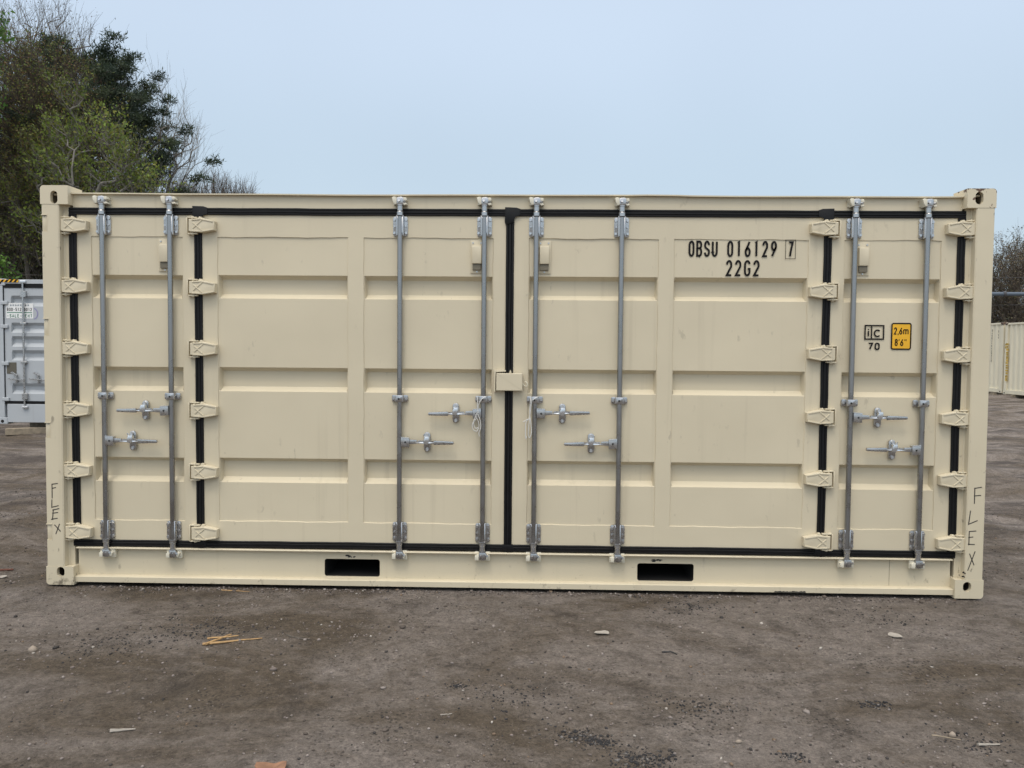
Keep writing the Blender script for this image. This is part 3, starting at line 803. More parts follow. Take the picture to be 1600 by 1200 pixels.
string_tie(3.188, [
    [(.022, .010, 1.265), (-.002, .006, 1.250), (-.016, .008, 1.240)],
    [(-.030, .012, 1.268), (-.028, .006, 1.235), (-.032, .006, 1.180), (-.030, .006, 1.130)],
    [(-.026, .008, 1.265), (-.022, .004, 1.225), (-.028, .004, 1.170), (-.034, .004, 1.125)],
    [(-.030, .002, 1.125), (-.056, .000, 1.112), (-.072, .0, 1.102)],
    [(-.030, .002, 1.125), (-.054, .000, 1.100), (-.058, .000, 1.050), (-.056, .002, .995), (-.048, .002, 1.010)],
    [(-.030, .002, 1.130), (-.022, .000, 1.080), (-.020, .000, 1.030), (-.032, .002, 1.000), (-.040, .002, 1.030), (-.032, .000, 1.120)]],
    'frayed white string with hanging ends tied round the bar just right of the lock box')

# ================================================================== ground
def vnoise(x, y, seed):
    xi = np.floor(x).astype(np.int64); yi = np.floor(y).astype(np.int64); fx = x-xi; fy = y-yi
    def h(a, b):
        n = (a*374761393+b*668265263+seed*974634777) & 0x7fffffff
        n = ((n ^ (n >> 13))*1274126177) & 0x7fffffff
        return ((n ^ (n >> 16)) & 0xffff)/65535.
    u = fx*fx*(3-2*fx); v = fy*fy*(3-2*fy)
    return (h(xi, yi)*(1-u)+h(xi+1, yi)*u)*(1-v)+(h(xi, yi+1)*(1-u)+h(xi+1, yi+1)*u)*v
def ground_h(x, y):
    x = np.asarray(x, float); y = np.asarray(y, float)
    h = np.zeros_like(x)
    h += .022*(vnoise(x*.55, y*.7, 1)-.5)+.014*(vnoise(x*1.7, y*2.1, 2)-.5)+.008*(vnoise(x*5, y*5, 3)-.5)+.009*(vnoise(x*11, y*12, 4)-.5)+.007*(vnoise(x*25, y*25, 5)-.5)
    near = np.exp(-((np.clip(np.abs(x-3.03)-3.3, 0, None))/.5)**2-((np.clip(np.abs(y-1.2)-1.4, 0, None))/.5)**2)
    rut = .13*(vnoise(x*.35+3, y*1.5+x*.25, 6)-.5)+.09*(vnoise(x*.8, y*3.4+x*.4, 7)-.5)+.06*(vnoise(x*3.1, y*5.5, 8)-.5)
    h += rut*np.clip((y+.2)/1.2, 0, 1)*(1-near)
    h = h*(1-.75*near)-.008*near-.004
    rise = np.clip((np.hypot(x-3, y)-14)/14, 0, 1)*.10
    return h+rise
def axis_(dense0, dense1, step, lo, hi, grow=1.09):
    a = list(np.arange(dense0, dense1+1e-6, step)); s = step; v = dense1
    while v < hi: s *= grow; v += s; a.append(v)
    s = step; v = dense0
    while v > lo: s *= grow; v -= s; a.insert(0, v)
    return np.array(a)
gx = axis_(-1.5, 8.0, .025, -900, 900, 1.05); gy = axis_(-3.0, 1.0, .02, -400, 1500, 1.025)
XX, YY = np.meshgrid(gx, gy, indexing='ij'); ZZ = ground_h(XX, YY)
nx_, ny_ = len(gx), len(gy)
V = np.stack([XX.ravel(), YY.ravel(), ZZ.ravel()], 1)
I = np.arange(nx_*ny_).reshape(nx_, ny_)
F = np.stack([I[:-1, :-1].ravel(), I[1:, :-1].ravel(), I[1:, 1:].ravel(), I[:-1, 1:].ravel()], 1)
DAMP, DUSTY, DARK, PALE_D = (.112, .089, .066), (.208, .179, .156), (.057, .046, .037), (.250, .220, .198)
def dirt():
    m, t, b = mat('dirt'); L = t.links.new
    pos = N(t, 'ShaderNodeNewGeometry').outputs['Position']
    def noise(s, d, r=.6, vec=None, dist=0):
        n = N(t, 'ShaderNodeTexNoise'); n.inputs['Scale'].default_value = s; n.inputs['Detail'].default_value = d; n.inputs['Roughness'].default_value = r; n.inputs['Distortion'].default_value = dist
        L(vec if vec is not None else pos, n.inputs['Vector']); return n.outputs[0]
    def mr_(v, a, bb, c, d):
        r = N(t, 'ShaderNodeMapRange'); r.inputs[1].default_value = a; r.inputs[2].default_value = bb; r.inputs[3].default_value = c; r.inputs[4].default_value = d; L(v, r.inputs[0]); return r.outputs[0]
    def mix(f, a, bb):
        x = N(t, 'ShaderNodeMix', data_type='RGBA'); L(f, x.inputs[0])
        for v, i in ((a, 6), (bb, 7)):
            if hasattr(v, 'links'): L(v, x.inputs[i])
            else: x.inputs[i].default_value = (*v, 1)
        return x.outputs[2]
    def mulm(a, bb):
        x = N(t, 'ShaderNodeMath', operation='MULTIPLY'); L(a, x.inputs[0]); L(bb, x.inputs[1]); return x.outputs[0]
    def scale(c, f):
        x = N(t, 'ShaderNodeVectorMath', operation='SCALE'); L(c, x.inputs[0]); L(f, x.inputs['Scale']); return x.outputs[0]
    mp = N(t, 'ShaderNodeMapping'); mp.inputs['Scale'].default_value = (.6, 1.15, 1); L(pos, mp.inputs['Vector'])
    base = mix(mr_(noise(1.0, 8, .68, mp.outputs[0], .8), .42, .58, 0, 1), DAMP, DUSTY)      # damp olive brown to dry dusty mauve grey
    base = mix(mr_(noise(2.6, 9, .74, None, .5), .53, .68, 0, .75), base, DARK)
    base = mix(mr_(noise(1.7, 7, .7, mp.outputs[0], .3), .56, .70, 0, .6), base, PALE_D)
    # crumbly clods and grit; shade of pits painted into the colour
    base = scale(base, mr_(noise(13, 9, .82), .30, .70, .60, 1.40))
    base = scale(base, mr_(noise(70, 5, .8), .34, .66, .70, 1.32))
    sy = N(t, 'ShaderNodeSeparateXYZ'); L(pos, sy.inputs[0])
    base = scale(base, mr_(noise(24, 9, .85), .36, .46, .52, 1.04))  # noise-placed dark spots paint the shade of small pits
    # scattered light chips and dark crumbs in drifts
    vo = N(t, 'ShaderNodeTexVoronoi'); vo.inputs['Scale'].default_value = 62; L(pos, vo.inputs['Vector'])
    base = mix(mulm(mr_(vo.outputs['Distance'], .20, .12, 0, .85), mr_(noise(57, 1), .62, .66, 0, 1)), base, (.36, .33, .30))
    vo2 = N(t, 'ShaderNodeTexVoronoi'); vo2.inputs['Scale'].default_value = 45; L(pos, vo2.inputs['Vector'])
    base = mix(mulm(mr_(vo2.outputs['Distance'], .34, .20, 0, .8), mr_(noise(2.2, 6, .7), .50, .62, 0, 1)), base, (.034, .031, .029))
    # traffic bands further out
    mp2 = N(t, 'ShaderNodeMapping'); mp2.inputs['Scale'].default_value = (.28, 1.7, 1); mp2.inputs['Rotation'].default_value = (0, 0, .12); L(pos, mp2.inputs['Vector'])
    base = mix(mulm(mr_(noise(1.2, 8, .75, mp2.outputs[0]), .46, .58, 0, .8), mr_(sy.outputs['Y'], .2, 2, 0, 1)), base, (.060, .050, .045))
    L(base, b.inputs['Base Color'])
    L(mr_(noise(2.3, 4), .35, .7, .95, .75), b.inputs['Roughness']); b.inputs['Specular IOR Level'].default_value = .2
    b1 = N(t, 'ShaderNodeBump'); b1.inputs['Strength'].default_value = 1.0; b1.inputs['Distance'].default_value = .012; L(noise(48, 7, .8), b1.inputs['Height'])
    b2 = N(t, 'ShaderNodeBump'); b2.inputs['Strength'].default_value = 1.0; b2.inputs['Distance'].default_value = .045; L(noise(11, 8, .72), b2.inputs['Height']); L(b1.outputs[0], b2.inputs['Normal'])
    L(b2.outputs[0], b.inputs['Normal'])
    return m
g = np_mesh('ground', V, [F], dirt(), smooth=True); tag(g, kind='structure')

# loose gravel over the near yard
def ico():
    bm = bmesh.new(); bmesh.ops.create_icosphere(bm, subdivisions=1, radius=1)
    v = np.array([q.co[:] for q in bm.verts]); f = np.array([[w.index for w in q.verts] for q in bm.faces]); bm.free(); return v, f
IV, IF = ico()
def pebbles(P, R, cols, name, parent=None, flat=.6, mats=None):
    n = len(P); k = len(IV)
    jit = 1+rng.uniform(-.28, .28, (n, k, 1))
    ang = rng.uniform(0, 6.28, n); ca, sa = np.cos(ang), np.sin(ang)
    v = IV[None]*jit*np.stack([rng.uniform(.7, 1.4, n), rng.uniform(.6, 1.1, n), rng.uniform(.45, .85, n)*flat/.6], 1)[:, None, :]
    x = v[..., 0]*ca[:, None]-v[..., 1]*sa[:, None]; y = v[..., 0]*sa[:, None]+v[..., 1]*ca[:, None]
    v = np.stack([x, y, v[..., 2]], -1)*R[:, None, None]+P[:, None, :]
    f = (IF[None]+(np.arange(n)*k)[:, None, None]).reshape(-1, 3)
    return np_mesh(name, v.reshape(-1, 3), [f], M['pebble'], parent, col=np.repeat(cols, k, 0))
n = 46000
px = rng.uniform(-3.5, 9.5, n); py = -3.0+rng.uniform(0, 1, n)**1.15*6.5
dens = vnoise(px*1.1, py*1.3, 21)*.7+vnoise(px*3, py*3, 22)*.5
ok = (dens > rng.uniform(.2, .95, n)) & ~((py > -.02) & (py < 2.5) & (px > -.05) & (px < 6.1))
px = np.concatenate([px[ok], rng.uniform(.2, 5.9, 1500)]); py = np.concatenate([py[ok], .03-np.abs(rng.normal(0, .05, 1500))]); n = len(px)   # and a line of spill along the rail
pr = .0030+.0065*rng.uniform(0, 1, n)**2.5+.008*(rng.uniform(0, 1, n) > .99)
pc = np.array([(.17, .142, .125), (.23, .20, .18), (.11, .09, .076), (.05, .045, .042), (.36, .33, .29), (.18, .13, .09)])[rng.choice(6, n, p=[.34, .20, .25, .14, .03, .04])]*rng.uniform(.8, 1.2, (n, 1))
gv = pebbles(np.stack([px, py, ground_h(px, py)+pr*.3], 1), pr, pc, 'gravel'); tag(gv, kind='stuff', label='loose grey and brown gravel scattered over the dirt', cat='gravel')
# black asphalt crumbs in small spills
sp = [(3.44, -1.89, .10, 80), (3.60, -2.02, .13, 120), (3.36, -1.84, .12, 60), (4.71, -1.51, .07, 40), (4.18, -1.97, .06, 30), (4.98, -1.83, .20, 45), (2.83, -1.40, .05, 25), (1.35, -.75, .30, 140), (4.15, -.22, .22, 80), (3.10, -1.50, .3, 70), (3.9, -1.55, .2, 70), (5.3, -.35, .35, 70), (1.0, -.95, .35, 90)]
P = []
for x, y, r, k in sp:
    for _ in range(k): P += [(x+random.gauss(0, r*.5), y+random.gauss(0, r*.3)) for _k in range(3)]
P = np.array(P); r = .0022+.0052*rng.uniform(0, 1, len(P))**2.5
c = np.where(rng.uniform(0, 1, (len(P), 1)) > .12, np.array([[.032, .031, .032]]), np.array([[.14, .13, .12]]))*rng.uniform(.7, 1.3, (len(P), 1))
ac = pebbles(np.stack([P[:, 0], P[:, 1], ground_h(P[:, 0], P[:, 1])+r*.2], 1), r, c, 'asphalt_crumbs'); tag(ac, kind='stuff', label='black asphalt crumbs spilled in patches on the dirt', cat='gravel')

def gz(x, y): return float(ground_h(np.array([x]), np.array([y]))[0])
def stick(name, label, cat, p, q, r0, r1, m, lift=.0, group=None, bend=.0, flat=.5):
    bm = bmesh.new(); c = Vector(((p[0]+q[0])/2, (p[1]+q[1])/2, 0)); c.z = gz(c.x, c.y)
    n = 7; pts = []; R = []
    d = Vector((q[0]-p[0], q[1]-p[1])); nn = Vector((-d.y, d.x)).normalized()
    for i in range(n):
        t = i/(n-1); w = bend*math.sin(t*math.pi)+random.uniform(-.002, .002)
        x = p[0]+d.x*t+nn.x*w-c.x; y = p[1]+d.y*t+nn.y*w-c.y
        pts.append((x, y, max(gz(x+c.x, y+c.y)-c.z, 0)*.6+r0*.5+lift)); R.append(max(r0+(r1-r0)*t, .0015))
    tube(bm, pts, R, 5)
    for v in bm.verts:
        pass
    o = obj(name, bm, M[m], None, c); return tag(o, label, cat, group)
gr = 'wood splinters on the ground'
stick('wood_splinter', 'long pale wood splinter lying lowest of the crossed splinters', 'splinter', (1.455, -.985), (1.735, -.885), .008, .003, 'wood_new', 0, gr)
stick('wood_splinter', 'short thick wood splinter crossing over the other two splinters', 'splinter', (1.475, -.990), (1.555, -.850), .007, .003, 'wood_new', .010, gr)
stick('wood_splinter', 'pale wood splinter lying topmost in the crossed splinters nearest the container', 'splinter', (1.455, -.925), (1.605, -.880), .006, .003, 'wood_new', .014, gr)
stick('twig', 'curved grey twig on the dirt right of the pale splinters', 'twig', (1.845, -.815), (1.990, -.870), .005, .003, 'twig_g', 0, None, -.012)
stick('straw', 'thin straw stick lying close to the container under the left fork pocket', 'straw', (1.17, -.035), (1.36, -.055), .004, .002, 'wood_new')
stick('straw', 'small white stick lying alone on the dirt in front of the centre doors', 'straw', (2.785, -1.695), (2.835, -1.685), .003, .002, 'paper')
stick('wood_chip', 'flat pale wood chip on the dirt at bottom left', 'wood chip', (1.462, -1.885), (1.555, -1.862), .009, .003, 'paper')
stick('wood_chip', 'flat pale wood chip near the pale stones at bottom right', 'wood chip', (4.965, -1.845), (5.055, -1.838), .007, .003, 'paper')
stick('twig', 'thin straight twig beside the black crumbs at lower right', 'twig', (4.82, -1.77), (4.92, -1.80), .004, .002, 'wood')
stick('black_scrap', 'small curled black scrap on the dirt in front of the right fork pocket', 'scrap', (3.855, -.955), (3.925, -.985), .006, .004, 'black_scrap', 0, None, .018)
stick('brick_scrap', 'red brown broken scrap on the dirt left of the container', 'scrap', (-.62, .31), (-.46, .35), .013, .007, 'brick')
def flat_scrap(name, label, cat, x, y, w, d, m, seed, curl=.3, group=None):
    r = random.Random(seed); bm = bmesh.new(); k = 11
    z0 = gz(x, y)
    ring = []
    cen = bm.verts.new((0, 0, .006)); cb = bm.verts.new((0, 0, .001))
    T = []; B = []
    for i in range(k):
        t = 2*math.pi*i/k; rr = r.uniform(.72, 1.1); z = .004+curl*w*abs(math.cos(t+seed))*r.uniform(.4, 1)
        T.append(bm.verts.new((w/2*rr*math.cos(t), d/2*rr*math.sin(t), z+.003))); B.append(bm.verts.new((w/2*rr*math.cos(t), d/2*rr*math.sin(t), z)))
    for i in range(k):
        j = (i+1) % k
        bm.faces.new((cen, T[i], T[j])); bm.faces.new((cb, B[j], B[i])); bm.faces.new((T[i], B[i], B[j], T[j]))
    o = obj(name, bm, M[m], None, (x, y, z0)); return tag(o, label, cat, group)
flat_scrap('dead_leaf', 'curled brown dead leaf at the bottom edge of the photo', 'leaf', 2.215, -2.145, .125, .10, 'leaf_dead', 3, .2)
flat_scrap('paper_scrap', 'white torn scrap on the dirt in front of the centre doors', 'scrap', 3.565, -.715, .085, .05, 'paper', 5, .1)
flat_scrap('paper_scrap', 'crumpled pale scrap on the dirt in front of the right narrow door', 'scrap', 5.19, -.67, .085, .085, 'paper', 8, .12)
flat_scrap('paper_scrap', 'small white flake on the dirt just left of the container', 'scrap', -.42, .18, .07, .06, 'paper', 9, .1)
def stone_thing(label, x, y, r):
    P = np.array([[0, 0, r*.35]]); o = pebbles(P, np.array([r]), np.array([[.28, .235, .19]]), 'stone', flat=.75); o.location = (x, y, gz(x, y)); tag(o, label, 'stone')
stone_thing('pale angular stone on the dirt near the left edge', .61, -1.07, .024)
stone_thing('pale stone beside the flat wood chip at bottom right', 4.90, -1.775, .017)
stone_thing('tan stone lying near the black crumbs at bottom centre', 4.0, -1.88, .014)

# ================================================================== grey container on the left
GX0, GX1, GY, GZ0, GZ1 = -6.365, -3.92, 8.60, .185, 2.776
GR = empty('shipping_container', ((GX0+GX1)/2, GY+3.03, GZ0), 'light grey container with closed end doors standing behind the tan one', 'shipping container')
def gobj(name, fn, m, parent=GR, smooth=None):
    bm = bmesh.new(); fn(bm); return obj(name, bm, M[m], parent, smooth=smooth)
gobj('side_wall', lambda bm: box(bm, GX0+.02, GX0+.07, GY+.15, GY+5.9, GZ0+.1, GZ1-.08), 'grey'); gobj('side_wall', lambda bm: box(bm, GX1-.07, GX1-.02, GY+.15, GY+5.9, GZ0+.1, GZ1-.08), 'grey')
gobj('roof', lambda bm: box(bm, GX0+.03, GX1-.03, GY+.1, GY+5.98, GZ1-.06, GZ1-.03), 'grey'); gobj('end_wall', lambda bm: box(bm, GX0+.05, GX1-.05, GY+5.92, GY+6.0, GZ0+.1, GZ1-.065), 'grey')
gobj('top_rail', lambda bm: box(bm, GX0+.17, GX1-.17, GY+.01, GY+.12, 2.690, GZ1-.012, .004), 'grey'); gobj('bottom_rail', lambda bm: box(bm, GX0+.17, GX1-.17, GY+.012, GY+.12, GZ0+.03, .545, .006), 'grey')
for x in (GX0, GX1-.13): gobj('corner_post', lambda bm: box(bm, x, x+.13, GY+.004, GY+.145, GZ0+.119, GZ1-.119), 'grey')
for yy in (GY, GY+5.896):
    for x in (GX0, GX1-.178):
        for z in (GZ0, GZ1-.118):
            cst = gobj('corner_casting', lambda bm: box(bm, x-.001, x+.179, yy, yy+.162, z, z+.118, .008), 'grey')
            if yy == GY:
                bm = bmesh.new(); cyl(bm, (x+.09, yy-.0006, z+.05), (x+.09, yy+.001, z+.05), .03, n=12); obj('casting_hole', bm, M['dark'], cst)
GB = [(2.48, 2.42, 2.36, 2.29), (2.00, 1.95, 1.89, 1.82), (1.76, 1.70, 1.635, 1.57), (1.51, 1.45, 1.38, 1.325), (.917, .86, .797, .728)]
gdoors = []
for (a, b) in ((GX0+.14, (GX0+GX1)/2-.008), ((GX0+GX1)/2+.008, GX1-.14)):
    bm = bmesh.new()
    X = [a, a+.12, a+.135, b-.085, b-.07, b]; Z = [.60, .62]
    for t in reversed(GB): Z += [t[3], t[2], t[1], t[0]]
    Z += [2.60, 2.618]
    dep = {}
    for t in GB: dep[t[1]] = .055; dep[t[2]] = .055
    V_ = [[bm.verts.new((x, GY+.03+(dep.get(z, 0) if 1 < i < 4 else 0), z)) for z in Z] for i, x in enumerate(X)]
    for i in range(5):
        for j in range(len(Z)-1): bm.faces.new((V_[i][j], V_[i+1][j], V_[i+1][j+1], V_[i][j+1]))
    gdoors.append(obj('end_door', bm, M['grey'], GR))
for k, d in enumerate(gdoors):
    a = GX0+.14 if k == 0 else (GX0+GX1)/2+.008; b = (GX0+GX1)/2-.008 if k == 0 else GX1-.14
    gobj('gasket', lambda bm: box(bm, a-.008, b+.008, GY+.018, GY+.05, 2.618, 2.690), 'rubber', d); gobj('gasket', lambda bm: box(bm, a-.008, b+.008, GY+.018, GY+.05, .546, .600), 'rubber', d)
    gobj('gasket', lambda bm: box(bm, a-.009 if k == 0 else b, a if k == 0 else b+.009, GY+.018, GY+.05, .60, 2.618), 'rubber', d)
    for x in ((-5.862, -5.31) if k == 0 else (-4.85, -4.30)):
        def bar(bm):
            cyl(bm, (x, GY-.005, .50), (x, GY-.005, 2.735), .017, n=10)
        gobj('locking_bar', bar, 'galv', d, 60)
        for z0, z1 in ((2.45, 2.56), (.63, .74)): gobj('bar_bracket', lambda bm: box(bm, x-.04, x+.055, GY-.020, GY+.029, z0, z1, .005), 'galv', d)
        for z in (1.985, 1.295): gobj('bar_guide', lambda bm: box(bm, x-.055, x+.055, GY-.022, GY+.029, z-.02, z+.02, .005), 'galv', d)
        for z in (2.725, .492): gobj('bar_cam', lambda bm: box(bm, x-.045, x+.06, GY-.03, GY+.01, z-.022, z+.022, .008), 'bright', d)
    for x0, x1, s in (((-6.16, -5.86, 1), (-5.78, -5.45, 1)) if k == 0 else ((-4.78, -4.48, 1), (-4.40, -4.15, 1))):
        def hd(bm):
            prism(bm, [(x0, .992), (x1, .965), (x1, .990), (x0+.02, 1.012)], GY-.03, GY-.012, .003); box(bm, (x0+x1)/2-.02, (x0+x1)/2+.02, GY-.02, GY+.029, .93, 1.06, .006)
            prism(bm, [((x0+x1)/2-.09, 1.11), ((x0+x1)/2+.02, 1.045), ((x0+x1)/2+.04, 1.065), ((x0+x1)/2-.05, 1.125)], GY-.03, GY-.005, .003)
        gobj('lock_handle', hd, 'galv', d)
    for z in (2.35, 1.93, 1.27, .63):
        gobj('hinge', lambda bm: (box(bm, a-.05, a+.075, GY-.006, GY+.029, z-.032, z+.032, .008) if k == 0 else box(bm, b-.075, b+.05, GY-.006, GY+.029, z-.032, z+.032, .008)), 'grey', d)
D0 = gdoors[0]; ys = GY+.0285
gobj('sticker', lambda bm: prism(bm, rrect(-6.19, -5.70, 2.075, 2.345, .01), ys-.002, ys), 'white', D0)
gobj('sticker_swirl', lambda bm: ribbon(bm, arc(-5.71, 2.16, .09, .10, -75, 75, 10), .016, ys-.0025), 'purple', D0)
gobj('sticker_lettering', lambda bm: text(bm, '800-512-0012', -6.175, 2.205, .030, .06, .010, ys-.003, .0385), 'ink', D0)
gobj('sticker_lettering', lambda bm: text(bm, '-SALE-RENT', -6.175, 2.09, .034, .062, .011, ys-.003, .047), 'green', D0)
gobj('sticker_rule', lambda bm: (box(bm, -6.175, -5.72, ys-.0028, ys-.0022, 2.172, 2.186)), 'green', D0)
gobj('sticker_heading', lambda bm: [box(bm, -6.12+.045*i, -6.12+.045*i+.032, ys-.0028, ys-.0022, 2.292, 2.325) for i in range(8)], 'galv', D0)
gobj('data_plate', lambda bm: prism(bm, rrect(-6.195, -6.02, 1.085, 1.29, .005), ys-.003, ys), 'greyd', D0)
HZD = gobj('hazard_stripe', lambda bm: box(bm, -6.285, -5.945, GY-.0035, GY+.009, 2.715, 2.764), 'yellow', GR)
for x in (-6.27, -6.19, -6.11, -6.03): gobj('stripe', lambda bm: prism(bm, [(x, 2.7155), (x+.045, 2.7155), (x+.085, 2.7635), (x+.04, 2.7635)], GY-.0045, GY-.0036), 'ink', HZD)
# timber under it
bm = bmesh.new(); box(bm, -.0, .62, -.09, .09, 0, .115, .006); o = obj('timber_block', bm, M['wood'], None, (-6.10, 8.42, gz(-5.8, 8.4)+.005)); o.rotation_euler = (0, 0, .55)
tag(o, 'weathered timber block lying on the ground under the grey container', 'timber')
for k, (x, y) in enumerate(((-6.2, 9.3), (-6.2, 14.3))):
    bm = bmesh.new(); z = gz(x+1.2, y); box(bm, 0, 2.3, -.07, .07, z-.05, GZ0, .004); o = obj('timber_bearer', bm, M['wood'], None, (x, y, 0)); tag(o, ('timber bearer under the door end of the grey container', 'timber bearer under the far end of the grey container')[k], 'timber')

# ================================================================== cream containers on the right
def far_container(y0, y1, x0, z0, label, marks):
    z1 = z0+2.591; x1 = x0+2.438
    r = empty('shipping_container', ((x0+x1)/2, (y0+y1)/2, z0), label, 'shipping container', 'cream containers parked in a row')
    bm = bmesh.new(); pts = []; y = y0+.15
    while y < y1-.15:
        for dy, d in ((0, .0), (.07, 0), (.138, .036), (.208, .036)):
            if y+dy < y1-.15: pts.append((y+dy, d))
        y += .276
    pts.append((y1-.15, 0)); lo = [bm.verts.new((x0+.02+d, p, z0+.15)) for p, d in pts]; hi = [bm.verts.new((x0+.02+d, p, z1-.06)) for p, d in pts]
    for i in range(len(lo)-1): bm.faces.new((lo[i], hi[i], hi[i+1], lo[i+1]))
    obj('side_wall', bm, M['cream_far'], r)
    bm = bmesh.new(); box(bm, x1-.06, x1-.02, y0+.15, y1-.15, z0+.1, z1-.06); obj('side_wall', bm, M['cream_far'], r)
    for yy in (y0+.03, y1-.08): bm = bmesh.new(); box(bm, x0+.14, x1-.14, yy, yy+.05, z0+.1, z1-.06); obj('end_wall', bm, M['cream_far'], r)
    bm = bmesh.new(); box(bm, x0+.03, x1-.03, y0+.05, y1-.05, z1-.055, z1-.03); obj('roof', bm, M['cream_far'], r)
    for x in (x0+.004, x1-.064):
        bm = bmesh.new(); box(bm, x, x+.06, y0+.179, y1-.179, z1-.075, z1-.012, .004); obj('top_rail', bm, M['cream_far'], r)
        bm = bmesh.new(); box(bm, x, x+.06, y0+.179, y1-.179, z0+.02, z0+.165, .004); obj('bottom_rail', bm, M['cream_far'], r)
    for x in (x0, x1-.162):
        for yy in (y0, y1-.178):
            bm = bmesh.new(); box(bm, x+.004, x+.158, yy+.004, yy+.148, z0+.119, z1-.119); p = obj('corner_post', bm, M['cream_far'], r)
            for z in (z0, z1-.118):
                bm = bmesh.new(); box(bm, x, x+.162, yy, yy+.178, z, z+.118, .008); c = obj('corner_casting', bm, M['far_rust'], r)
                if x == x0:
                    bm = bmesh.new(); cyl(bm, (x-.0006, yy+.09, z+.055), (x+.001, yy+.09, z+.055), .03, n=10); obj('casting_hole', bm, M['dark'], c)
    for (yy, za, zb, w, m) in marks:
        bm = bmesh.new(); z = zb
        while z > za:
            h = min(.05+.05*random.random(), z-za+.02); box(bm, x0+.0022, x0+.0032, yy-w/2*random.uniform(.6, 1), yy+w/2*random.uniform(.6, 1), z-h, z); z -= h+.012+.03*random.random()
        obj('worn_marking', bm, M[m], r)
    return r
CX, CY, CZ = 20.42, 23.50, .165
far_container(CY-6.058, CY-.02, CX, CZ, 'cream container with worn yellow post marking at the right edge', [(CY-.20, .67, 2.02, .17, 'ylw_far'), (CY-.11, 1.80, 2.0, .09, 'ylw_far')])
far_container(CY+.06, CY+6.118, CX, CZ+.03, 'cream container further back with thin dark side marking', [(CY+.75, 1.35, 2.55, .03, 'ink'), (CY+.35, 2.2, 2.5, .03, 'ink')])
for k, y in enumerate((CY-5.6, CY-.6, CY+.5, CY+5.6)):
    bm = bmesh.new(); box(bm, -.1, 2.5, -.12, .12, -.12, CZ-gz(CX, y) if k < 2 else CZ+.03-gz(CX, y)); o = obj('timber_bearer', bm, M['wood'], None, (CX, y, gz(CX, y)))
    tag(o, ('timber bearer under the near end of the cream container with yellow marking', 'timber bearer under the far end of the cream container with yellow marking', 'timber bearer under the near end of the further cream container', 'timber bearer under the far end of the further cream container')[k], 'timber')

# utility cables in front of the right wood
def cable(label, pts, r, m):
    bm = bmesh.new(); tube(bm, spline(pts, 10), r, 8); o = obj('utility_cable', bm, M[m], smooth=60); tag(o, label, 'cable', 'cables strung across the wood on the right'); return o
c0 = cable('thick grey blue cable strung in front of the brown wood', [(-2, 31.5, 4.75), (10, 30.6, 4.40), (23.5, 29.7, 4.30), (32, 29.0, 4.33), (46, 28.0, 4.7)], .085, 'cable')
for x in (24.05, 25.0):
    bm = bmesh.new(); cyl(bm, (x, 29.68, 4.296), (x+.12, 29.67, 4.296), .125, n=10); obj('cable_clamp', bm, M['wire'], c0)
for (dz, s, lab) in ((1.5, 1, 'uppermost thin wire above the thick grey blue cable'), (.75, 1, 'thin wire just above the thick grey blue cable'), (-.45, -1, 'thin wire just below the thick grey blue cable')):
    cable(lab, [(-2, 31.5, 4.75+dz), (23.5, 29.7, 4.25+dz), (46, 28.0, 4.7+dz+.4)], .008, 'wire')

# ================================================================== trees
def frusta(A, B, ra, rb, k):
    d = B-A; L_ = np.linalg.norm(d, axis=1, keepdims=True)+1e-9; d = d/L_
    ref = np.where(np.abs(d[:, 2:3]) > .9, np.array([[1., 0, 0]]), np.array([[0., 0, 1]]))
    u = np.cross(d, ref); u /= np.linalg.norm(u, axis=1, keepdims=True)+1e-9; w = np.cross(d, u)
    t = np.arange(k)*2*math.pi/k; c = np.cos(t)[None, :, None]; s = np.sin(t)[None, :, None]
    off = u[:, None]*c+w[:, None]*s
    V = np.concatenate([A[:, None]+off*ra[:, None, None], B[:, None]+off*rb[:, None, None]], 1)
    n = len(A); b0 = (np.arange(n)*2*k)[:, None, None]; i = np.arange(k); j = (i+1) % k
    q = np.stack([i, j, j+k, i+k], 1)[None]+b0
    return V.reshape(-1, 3), q.reshape(-1, 4)
def quads(P, size, nrm=None, asp=1.0):
    n = len(P)
    a = rng.normal(size=(n, 3)); a /= np.linalg.norm(a, axis=1, keepdims=True)
    b = rng.normal(size=(n, 3)); b -= (b*a).sum(1, keepdims=True)*a; b /= np.linalg.norm(b, axis=1, keepdims=True)
    s = size[:, None] if np.ndim(size) else size
    V = np.stack([P-a*s*asp, P+b*s*.55, P+a*s*asp, P-b*s*.55], 1)
    return V.reshape(-1, 3), np.arange(4*n).reshape(n, 4)
